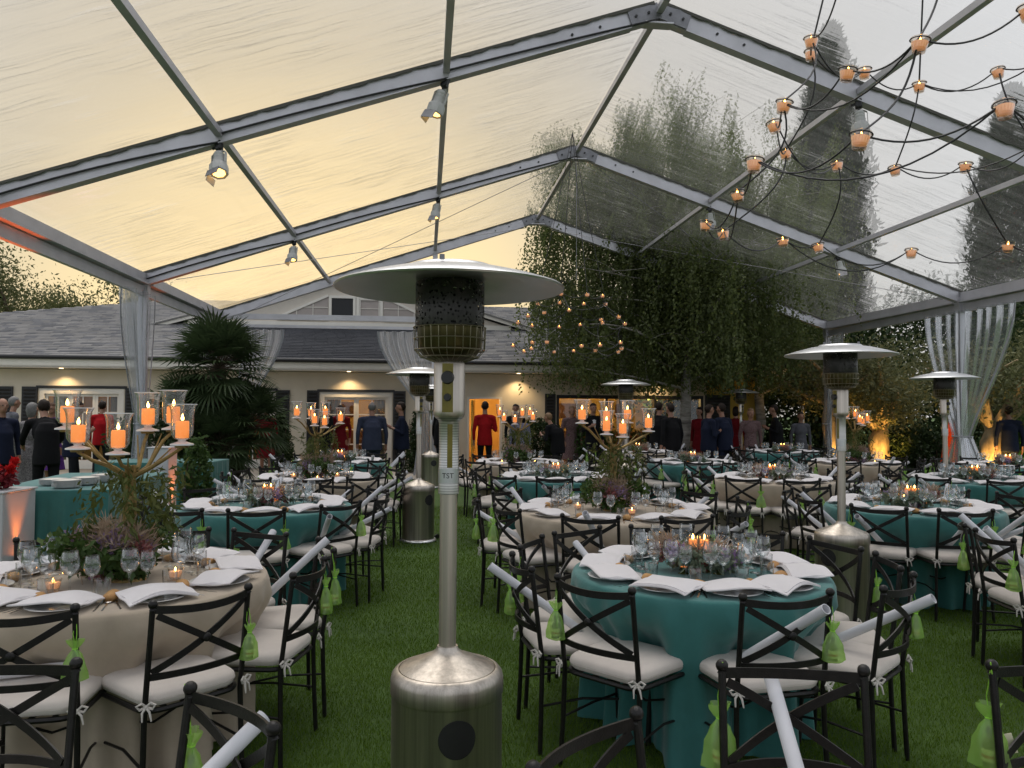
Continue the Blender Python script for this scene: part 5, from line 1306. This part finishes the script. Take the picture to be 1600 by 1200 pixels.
# ------------------------------------------------------------------ stage lamps clamped under the rafters
def lamp_proto():
    cl_ = MB(); cl_.box((0, 0, -.03), (.07, .06, .11), bevel=.012); cl_.tube([(0, 0, -.08), (0, 0, -.12)], .014, 8); cl_.tube([(.03, .0, -.03), (.075, 0, -.035)], .014, 8)
    yo = MB(); yo.ribbon([(-.075, 0, -.27), (-.075, 0, -.14), (-.04, 0, -.115), (.04, 0, -.115), (.075, 0, -.14), (.075, 0, -.27)], .03, .005, (0, 1, 0))
    T = Matrix.Rotation(R(-14), 3, 'X')
    bo = MB(); bo.lathe([(0, -.13), (.045, -.13), (.052, -.145), (.052, -.165), (.048, -.17), (.052, -.175), (.052, -.20), (.048, -.205), (.055, -.21), (.055, -.27)], 14, (0, 0, 0)); bo.lathe([(.052, -.255), (.075, -.27), (.088, -.29), (.088, -.375), (.078, -.385), (.06, -.37), (0, -.365)], 8)
    le = MB(); le.lathe([(0, -.3705), (.07, -.372)], 12)
    bd = MB(); bd.box((0, .095, -.425), (.13, .005, .10), Matrix.Rotation(R(18), 3, 'X')); bd2 = MB(); bd2.box((.092, 0, -.42), (.005, .11, .07), Matrix.Rotation(R(-16), 3, 'Y'))
    return ('stage_lamp', [('clamp', cl_.mesh('clamp', M['black'])), ('yoke', yo.mesh('yoke', M['white_lamp'])), ('housing', bo.mesh('housing', M['white_lamp']), [('lens', le.mesh('lens', M['lamp_lens']))]), ('barn_door', bd.mesh('barn_door', M['alu_dark'])), ('barn_door', bd2.mesh('barn_door', M['white_lamp']))])
LAMP = lamp_proto()
for lat, s, lab, tilt in ((-2/3, -1, 'white stage lamp on the nearest rafter, upper left', (.35, .30)), (-1/3, -1, 'white stage lamp on the nearest rafter, top centre', (.20, -.25)), (-2/3, 0, 'small white stage lamp on the second rafter at left', (.3, .1)),
                          (-1/3, 0, 'slim white stage lamp on the second rafter above the big heater', (.2, -.1)), (1/3, -1, 'stage lamp on the nearest rafter behind the candle chandelier', (.2, .05)), (1/3, 0, 'stage lamp on the second rafter before the birch', (.1, .1)), (2/3, 0, 'low stage lamp on the second rafter under the candle glasses', (.3, .2))):
    p = tent(lat, s)-AX*.02; p.z -= .105; sc = 1.15 if s == -1 else 1.0
    place(LAMP, Matrix.Translation(p) @ Matrix.Rotation(YAW+PI*.85, 4, 'Z') @ Matrix.Rotation(tilt[0], 4, 'X') @ Matrix.Rotation(tilt[1], 4, 'Y') @ Matrix.Scale(sc, 4), lab, 'stage lamp')

# ------------------------------------------------------------------ buffet at the left
def cloth_box(name, label, x0, x1, y0, y1, h, m, seed):
    r_ = random.Random(seed); root = empty(name, ((x0+x1)/2, (y0+y1)/2, 0)); tag(root, label, 'table'); o = Vector(root.location)
    per = []; nx, ny = 46, 46
    for i in range(nx): per.append((x0+(x1-x0)*i/nx, y0, (0, -1)))
    for i in range(ny): per.append((x1, y0+(y1-y0)*i/ny, (1, 0)))
    for i in range(nx): per.append((x1-(x1-x0)*i/nx, y1, (0, 1)))
    for i in range(ny): per.append((x0, y1-(y1-y0)*i/ny, (-1, 0)))
    n = len(per); V = []; F = []
    for z in (h, h-.006, h-.02, h*.75, h*.5, h*.25, .012):
        k = (h-z)/h
        for i, (x, y, d) in enumerate(per):
            f = .0 if z == h else .004+.028*k*(math.sin(i*.62+seed)+.6*math.sin(i*1.37+2*seed)+.5); V.append((x+d[0]*f-o.x, y+d[1]*f-o.y, z))
    for j in range(6):
        for i in range(n): e = (i+1) % n; F.append((j*n+e, j*n+i, (j+1)*n+i, (j+1)*n+e))
    mb = MB(); mb.add(V, F); mb.add([(x0-o.x, y0-o.y, h+.0003), (x1-o.x, y0-o.y, h+.0003), (x1-o.x, y1-o.y, h+.0003), (x0-o.x, y1-o.y, h+.0003)], [(0, 1, 2, 3)])
    link('tablecloth', mb.mesh('tablecloth', m), root)
    mb = MB(); mb.box((0, 0, h-.02), (x1-x0-.02, y1-y0-.02, .03)); link('table_top', mb.mesh('table_top', M['room_dark'], False), root)
    for sx in (-1, 1):
        for sy in (-1, 1): mb = MB(); mb.box((sx*((x1-x0)/2-.08), sy*((y1-y0)/2-.08), h/2-.02), (.05, .05, h-.04)); link('leg', mb.mesh('leg', M['iron'], False), root)
    return root
bt_ = cloth_box('buffet_table', 'long teal clothed buffet table left of the palm with stacked plates', -5.50, -4.32, 7.87, 10.17, .77, M['teal'], 2); bt_.rotation_euler = (0, 0, .185)
cloth_box('buffet_table', 'second teal clothed buffet table behind the man in black', -6.4, -4.7, 12.0, 13.0, .77, M['teal'], 5)
mb = MB()
for i in range(9): mb.lathe([(.0, .004*i*2.2+.001), (.07, .0088*i+.001), (.125, .0088*i+.012), (.126, .0088*i+.014), (.07, .0088*i+.006), (0, .0088*i+.006)], 24)
PST = mb
def plate_stack(x, y, n, lab):
    root = empty('plate_stack', (x, y, .771)); tag(root, lab, 'plates')
    for i in range(n): o = link('plate', PLATE, root); o.location = (rng.uniform(-.003, .003), rng.uniform(-.003, .003), .0085*i); 
for i, (x, y, n) in enumerate(((-4.62, 8.12, 9), (-4.60, 8.45, 9), (-4.58, 8.80, 9), (-4.92, 8.40, 7))):
    plate_stack(x, y, n, ('front stack', 'second stack', 'rear stack', 'left stack')[i]+' of white plates on the teal buffet table')
for i in range(12):
    place(TUMB_P, TR(-4.85+.11*(i % 4), 9.12+.12*(i//4), .771), 'clear tumbler in the cluster on the teal buffet table', 'glass', 'tumblers on the buffet')
# white plinth with an orange lamp, red bottles on it; a second plinth behind the buffet
M['plinth'] = principled('white_plinth_paint', (.55, .55, .56), .6, var=.05)
def plinth(x, y, w, d, h, lab):
    root = empty('display_plinth', (x, y, 0)); tag(root, lab, 'plinth'); mb = MB(); mb.box((0, 0, h/2), (w, d, h-.004), bevel=.006); link('plinth_body', mb.mesh('plinth_body', M['plinth'], False), root)
    mb = MB(); mb.box((0, 0, h+.008), (w+.03, d+.03, .018), bevel=.004); link('plinth_top', mb.mesh('plinth_top', M['plinth'], False), root)
plinth(-5.05, 7.55, .62, .5, .80, 'white plinth at the left edge lit orange, red flowers on top')
plinth(-4.80, 10.75, .28, .28, 1.06, 'slim grey plinth lit orange behind the buffet table')
M['red_petal'] = leafmat('red_petal', (.42, .006, .008), (.75, .02, .02), .4, 10); M['red_leaf'] = leafmat('dark_red_leaf', (.10, .008, .012), (.26, .02, .03), .35, 10)
fl_ = empty('red_flower_arrangement', (-4.98, 7.52, .818)); tag(fl_, 'bright red flowers over dark red leaves on the orange lit plinth', 'flowers')
V, F = cluster((-.06, 0, .10), .24, .10, 700, .07, .5); link('foliage', np_mesh('foliage', V, F, M['red_leaf']), fl_)
for i, (dx, dy, h_) in enumerate(((.08, -.1, .20), (.19, -.05, .19), (-.06, -.12, .22), (-.2, -.05, .18), (.13, .1, .24))):
    mb = MB(); mb.tube([(dx*.5, dy*.5, 0), (dx, dy, h_*.6), (dx, dy, h_)], .004, 5); st_ = link('stalk', mb.mesh('stalk', M['red_leaf']), fl_)
    V, F = cluster((dx, dy, h_), .026, .040, 90, .045, .55, (.3, 0, 1)); link('bloom', np_mesh('bloom', V, F, M['red_petal']), st_)
ORG = (1, .22, .03)
uplight((-4.64, 7.48, 0), (-4.735, 7.52, .75), ORG, 16, 'orange lamp on the grass at the foot of the white plinth', 40)
uplight((-4.56, 10.74, 0), (-4.665, 10.75, .80), ORG, 40, 'orange lamp at the foot of the slim plinth', 30)
uplight((-5.9, 8.9, 0), (-5.55, 8.95, 4.2), (1, .13, .02), 520, 'red lamp washing the end of the nearest rafter', 26)
uplight((-6.15, 13.6, 0), (-6.0, 13.4, 4.2), (1, .14, .02), 120, 'red lamp at the foot of the left marquee post', 26)

# ------------------------------------------------------------------ guests and staff
M['skin'] = principled('skin', (.30, .155, .10), .55, var=.1, vscale=8)
M['shoe'] = principled('shoe_leather', (.015, .012, .01), .35)
M['shirt_white'] = principled('white_shirt', (.62, .62, .62), .8)
def fabric(name, c, c2=None, vs=9): 
    return principled(name, c, .9, var=.15, vscale=vs, bump=.1, bscale=90, spec=.12, col2=c2)
CL = {'black': fabric('black_suit', (.010, .010, .011)), 'navy': fabric('navy_suit', (.014, .018, .036)), 'blue': fabric('blue_grey_suit', (.038, .046, .075)), 'red': fabric('red_jacket', (.33, .010, .013)),
      'darkred': fabric('dark_red_dress', (.14, .008, .012)), 'purple': fabric('purple_dress', (.10, .03, .20)), 'pattern': fabric('patterned_dress', (.06, .055, .06), (.32, .30, .30), 60), 'floral': fabric('floral_dress', (.05, .06, .16), (.36, .35, .42), 40),
      'grey': fabric('grey_dress', (.10, .10, .115)), 'rose': fabric('rose_print_dress', (.09, .05, .05), (.22, .15, .15), 40), 'orange': fabric('orange_red_dress', (.60, .07, .02)), 'charcoal': fabric('charcoal_trousers', (.018, .018, .022)), 'shirtblue': fabric('pale_blue_shirt', (.30, .36, .58))}
HAIR = {'dark': principled('dark_hair', (.016, .010, .007), .6, var=.4, vscale=60, spec=.15), 'grey': principled('grey_hair', (.17, .165, .16), .6, var=.3, vscale=60, spec=.15), 'fair': principled('fair_hair', (.17, .095, .04), .6, var=.3, vscale=60), 'brown': principled('brown_hair', (.07, .035, .018), .6, var=.4, vscale=60, spec=.15)}
M['eye'] = principled('eye_dark', (.03, .02, .02), .2)
def capsule(mb, a, b, r0, r1, n=10, sq=1.0, side=None):
    a = Vector(a); b = Vector(b); d = (b-a); L = d.length; d = d.normalized() if L > 1e-6 else Vector((0, 0, 1))
    pts = []; rs = []
    for t in (90, 60, 30): pts.append(a-d*r0*math.sin(R(t))); rs.append(max(.001, r0*math.cos(R(t))))
    pts += [a, b]; rs += [r0, r1]
    for t in (30, 60, 90): pts.append(b+d*r1*math.sin(R(t))); rs.append(max(.001, r1*math.cos(R(t))))
    mb.tube(pts, rs, n)
def person(x, y, face, label, top='black', bottom='charcoal', hair='dark', h=1.74, dress=False, lean=0.0, arms='down', sit=False, build=1.0, bald=False, stride=.04, shirt=False, cat='person'):
    """face: heading in degrees the person looks to, 0 = away from the camera (+y), 180 = towards it"""
    s = h/1.74; g = build; mb = MB(); hz = .92
    L_ = R(lean); 
    def up(px, py, pz):    # bend the trunk forward about the hips
        dz = pz-hz; return Vector((px, py*math.cos(L_)+dz*math.sin(L_), hz+dz*math.cos(L_)-py*math.sin(L_)))
    # trunk
    mb.ball((0, 0, .93), (.155*g, .115*g, .13), 14, 9); mb.ball(up(0, .005, 1.08), (.145*g, .105*g, .17), 14, 9); mb.ball(up(0, -.005, 1.27), (.168*g, .112*g, .18), 14, 9)
    capsule(mb, up(-.145*g, -.01, 1.405), up(.145*g, -.01, 1.405), .066, .066); capsule(mb, up(0, -.01, 1.42), up(0, .01, 1.56), .058, .052)
    # jacket skirt or dress
    if not dress: mb.lathe([(.0, .78), (.172*g, .785), (.170*g, .9), (.158*g, 1.02), (.155*g, 1.12), (.150*g, 1.25), (.10*g, 1.36), (0, 1.37)], 18)
    else: mb.lathe([(.0, .42), (.235*g, .43), (.20*g, .65), (.172*g, .88), (.135*g, 1.06), (0, 1.07)], 18)
    # head: skull, jaw, nose, ears
    hd = up(0, .015, 1.645); mb.ball(hd+Vector((0, -.006, .018)), (.074, .094, .098), 14, 10); mb.ball(hd+Vector((0, .026, -.048)), (.052, .062, .062), 12, 8)
    mb.ball(hd+Vector((0, .098, -.012)), (.013, .018, .022), 8, 6)
    for e in (-1, 1): mb.ball(hd+Vector((e*.076, -.004, -.006)), (.014, .022, .032), 8, 6)
    # legs
    for e in (-1, 1):
        st = stride*e; kn = Vector((e*.095, st+.03, .50)); an = Vector((e*.10, st*1.6, .09))
        capsule(mb, (e*.085, 0, .90), kn, .088*g, .058); capsule(mb, kn, an, .056, .042); mb.ball((e*.105, st*1.6+.055, .045), (.046, .125, .044), 12, 8); mb.ball((e*.104, st*1.6-.01, .06), (.044, .055, .06), 10, 6)
    hands = []
    for e in (-1, 1):
        sh = up(e*.19*g, -.01, 1.40)
        mode = arms if arms in ('down', 'both', 'reach') else ('both' if (arms == 'right' and e == 1) or (arms == 'left' and e == -1) else 'down')
        if mode == 'down': el = sh+Vector((e*.055, -.03, -.29)); wr = el+Vector((e*.0, .05, -.25))
        elif mode == 'both': el = sh+Vector((e*.05, .0, -.28)); wr = el+Vector((-e*.10, .19, .10))
        else: el = sh+Vector((e*.05, .16, -.22)); wr = el+Vector((-e*.03, .20, -.10))
        capsule(mb, sh, el, .056, .044); capsule(mb, el, wr, .043, .030); d = (wr-el).normalized(); hands.append((wr, d))
        pc = wr+d*.055; mb.ball(pc, (.034, .034, .045), 10, 7); sd_ = Vector((0, 1, 0)) if abs(d.y) < .7 else Vector((0, 0, 1)); sd_ = (sd_-d*sd_.dot(d)).normalized(); nn = d.cross(sd_)
        for k, ln in enumerate((.062, .075, .078, .066)):
            b0 = pc+d*.03+sd_*(.026-.0175*k); capsule(mb, b0, b0+d*ln*.6-nn*.012*e, .0095, .009, 6); capsule(mb, b0+d*ln*.6-nn*.012*e, b0+d*ln-nn*.032*e, .009, .008, 6)
        capsule(mb, pc+sd_*.02, pc+sd_*.052+d*.03, .0105, .009, 6)
    me = bpy.data.meshes.new('person_body'); me.from_pydata(mb.v, [], mb.f); tmp = bpy.data.objects.new('tmp', me); COL.objects.link(tmp)
    m = tmp.modifiers.new('r', 'REMESH'); m.mode = 'VOXEL'; m.voxel_size = .0135; m2 = tmp.modifiers.new('s', 'SMOOTH'); m2.iterations = 3; m2.factor = .5
    dg = bpy.context.evaluated_depsgraph_get(); body = bpy.data.meshes.new_from_object(tmp.evaluated_get(dg)); bpy.data.objects.remove(tmp); bpy.data.meshes.remove(me); body.name = 'person'
    mats = [CL[top], CL[bottom], M['skin'], M['shoe'], M['shirt_white']]; body.materials.clear()
    for q in mats: body.materials.append(q)
    n = len(body.polygons); C = np.zeros(n*3, np.float32); body.polygons.foreach_get('center', C); C = C.reshape(-1, 3)
    mi = np.zeros(n, np.int32)
    # unbend for classification
    dz = C[:, 2]-hz; U = hz+dz*math.cos(L_)+C[:, 1]*math.sin(L_); W = C[:, 1]*math.cos(L_)-dz*math.sin(L_)
    upper = C[:, 2] > .8
    zz_ = np.where(upper, U, C[:, 2])
    if dress: mi[(zz_ < .44)] = 2
    else: mi[(zz_ < .79)] = 1
    mi[zz_ > 1.475] = 2
    if shirt: mi[(zz_ > 1.18) & (zz_ < 1.475) & (W > .075) & (np.abs(C[:, 0]) < (zz_-1.18)*.22)] = 4
    mi[C[:, 2] < .085] = 3
    for wr, d in hands:
        q = C-np.array(wr+d*.05)[None]; mi[np.linalg.norm(q, axis=1) < .10*1.05] = 2
    body.polygons.foreach_set('material_index', mi); body.polygons.foreach_set('use_smooth', np.ones(n, bool)); body.update()
    o = link('person', body); o.matrix_world = TR(x, y, 0, R(-face)) @ Matrix.Scale(s, 4); tag(o, label, cat)
    # hair
    hb = MB(); hb.ball((0, 0, 0), (.079, .099, .103), 18, 14); V = []
    for v in hb.v:
        v = Vector(v)
        if v.y > .015 and v.z < .040: v = Vector((v.x*.82, v.y*.66, v.z*.9))          # the face stays free
        elif v.z < -.02: v = Vector((v.x*(.97 if not dress else 1.08), v.y*.93-.006, v.z*(.88 if not dress else 1.55)))
        if bald and v.z > .03: v *= .86
        V.append(tuple(v*(1+.035*math.sin(v.x*140+v.z*90)+.02*rng.random())))
    hb.v = V; hh = link('hair', hb.mesh('hair', HAIR[hair]), o); hh.location = hd+Vector((0, -.014, .022)); hh.rotation_euler = (-L_, 0, 0)
    for e in (-1, 1):
        eb = MB(); eb.ball((0, 0, 0), (.012, .006, .007), 8, 5); q = link('eye', eb.mesh('eye', M['eye']), o); q.location = hd+Vector((e*.030, .083, .012))
    ms = MB(); ms.ball((0, 0, 0), (.020, .006, .005), 8, 5); q = link('mouth', ms.mesh('mouth', M['lip']), o); q.location = hd+Vector((0, .083, -.050))
    return o
M['lip'] = principled('lips', (.30, .09, .08), .5)
PX = lambda px, d: (px-800)/1218*d
GUESTS = [
 (75, 10.9, -12, 'person in black bending over the buffet with both arms out', dict(top='black', bottom='black', lean=24, arms='reach', h=1.78)),
 (4, 12.0, 150, 'person in a dark jacket and pale blue shirt at the left edge', dict(top='navy', hair='grey', bald=True, h=1.72, arms='down')),
 (18, 15.2, 60, 'grey haired person in a grey suit behind the left edge guests', dict(top='grey', hair='grey', h=1.8)),
 (50, 12.6, 40, 'grey haired person in a patterned top behind the person in black', dict(top='pattern', hair='grey', dress=True, h=1.66)),
 (84, 14.6, 200, 'person in a purple dress beside the shuttered window', dict(top='purple', dress=True, hair='brown', h=1.68, arms='right')),
 (116, 13.6, 30, 'person in a dark navy suit left of the candelabra lamps', dict(top='navy', h=1.7, arms='both')),
 (159, 17.2, 20, 'person in a red jacket behind the left candelabra', dict(top='red', bottom='charcoal', h=1.74)),
 (417, 19.2, 190, 'person in dark red glimpsed right of the palm', dict(top='darkred', dress=True, h=1.66)),
 (509, 18.6, 60, 'person in a dark suit in front of the french window', dict(top='black', h=1.74, arms='right')),
 (533, 19.0, 200, 'person in dark red between the candle lamps at the french window', dict(top='darkred', dress=True, h=1.70)),
 (582, 15.2, 8, 'broad person in a blue grey suit seen from behind with grey hair', dict(top='blue', bottom='blue', hair='grey', bald=True, build=1.22, h=1.74)),
 (628, 16.8, -80, 'person in a navy suit in profile raising a glass', dict(top='navy', h=1.74, arms='both')),
 (690, 17.6, 10, 'person in dark clothes half hidden behind the big heater', dict(top='black', h=1.76)),
 (758, 17.4, 6, 'person in a bright red jacket and black trousers at the lit doorway', dict(top='red', bottom='black', h=1.78, arms='right')),
 (806, 19.6, 190, 'dark clad person right of the doorway', dict(top='black', h=1.74)),
 (813, 17.8, 170, 'person in a pale floral dress behind the far beige table', dict(top='floral', dress=True, hair='brown', h=1.56)),
 (872, 16.6, -40, 'fair haired person in black leaning forward by the wide opening', dict(top='black', hair='fair', lean=18, h=1.58, arms='both')),
 (893, 19.4, 180, 'person in rose before the wide opening', dict(top='rose', dress=True, hair='fair', h=1.7)),
 (926, 18.2, 150, 'person in a dark suit with white shirt right of the candle lamp', dict(top='black', h=1.76, arms='right', shirt=True)),
 (1028, 16.8, 20, 'tall person in black left of the birch trunk', dict(top='black', bottom='black', h=1.78, build=1.1)),
 (1050, 16.6, -30, 'person in black close against the birch trunk', dict(top='black', bottom='black', h=1.74, build=1.12)),
 (1093, 18.4, 200, 'person in dark red behind the birch trunk', dict(top='darkred', dress=True, h=1.68)),
 (1107, 16.6, 60, 'person in a navy suit right of the birch, shirt showing', dict(top='navy', h=1.72, arms='both', shirt=True)),
 (1131, 16.4, -20, 'person in a navy suit seen from behind right of the birch', dict(top='navy', bottom='navy', h=1.75, build=1.1)),
 (1149, 18.3, 30, 'person in a dark red dress behind the heater pole', dict(top='darkred', dress=True, h=1.7)),
 (1172, 17.6, 170, 'person in a rose print dress with fair hair by the yellow wall', dict(top='rose', dress=True, hair='fair', h=1.66)),
 (1213, 17.8, -60, 'person in black with a hand raised before the hedge', dict(top='black', bottom='black', h=1.74, arms='both')),
 (1251, 19.0, 185, 'person in a grey pinafore dress by the farthest heater', dict(top='grey', dress=True, hair='dark', h=1.58)),
 (1484, 18.4, -60, 'person in orange red glimpsed beside the wide curtain', dict(top='orange', dress=True, hair='dark', h=1.62)),
 (1577, 16.6, 30, 'person in dark clothes beside the gnarled olive trunk', dict(top='navy', h=1.72))]
for px, d, face, lab, kw in GUESTS:
    d2 = d+rng.uniform(-.7, .7); person(PX(px, d2), d2, face+rng.uniform(-35, 35), lab, **dict(kw, lean=kw.get('lean', 0)+rng.uniform(-1, 5), stride=rng.uniform(-.06, .07)))
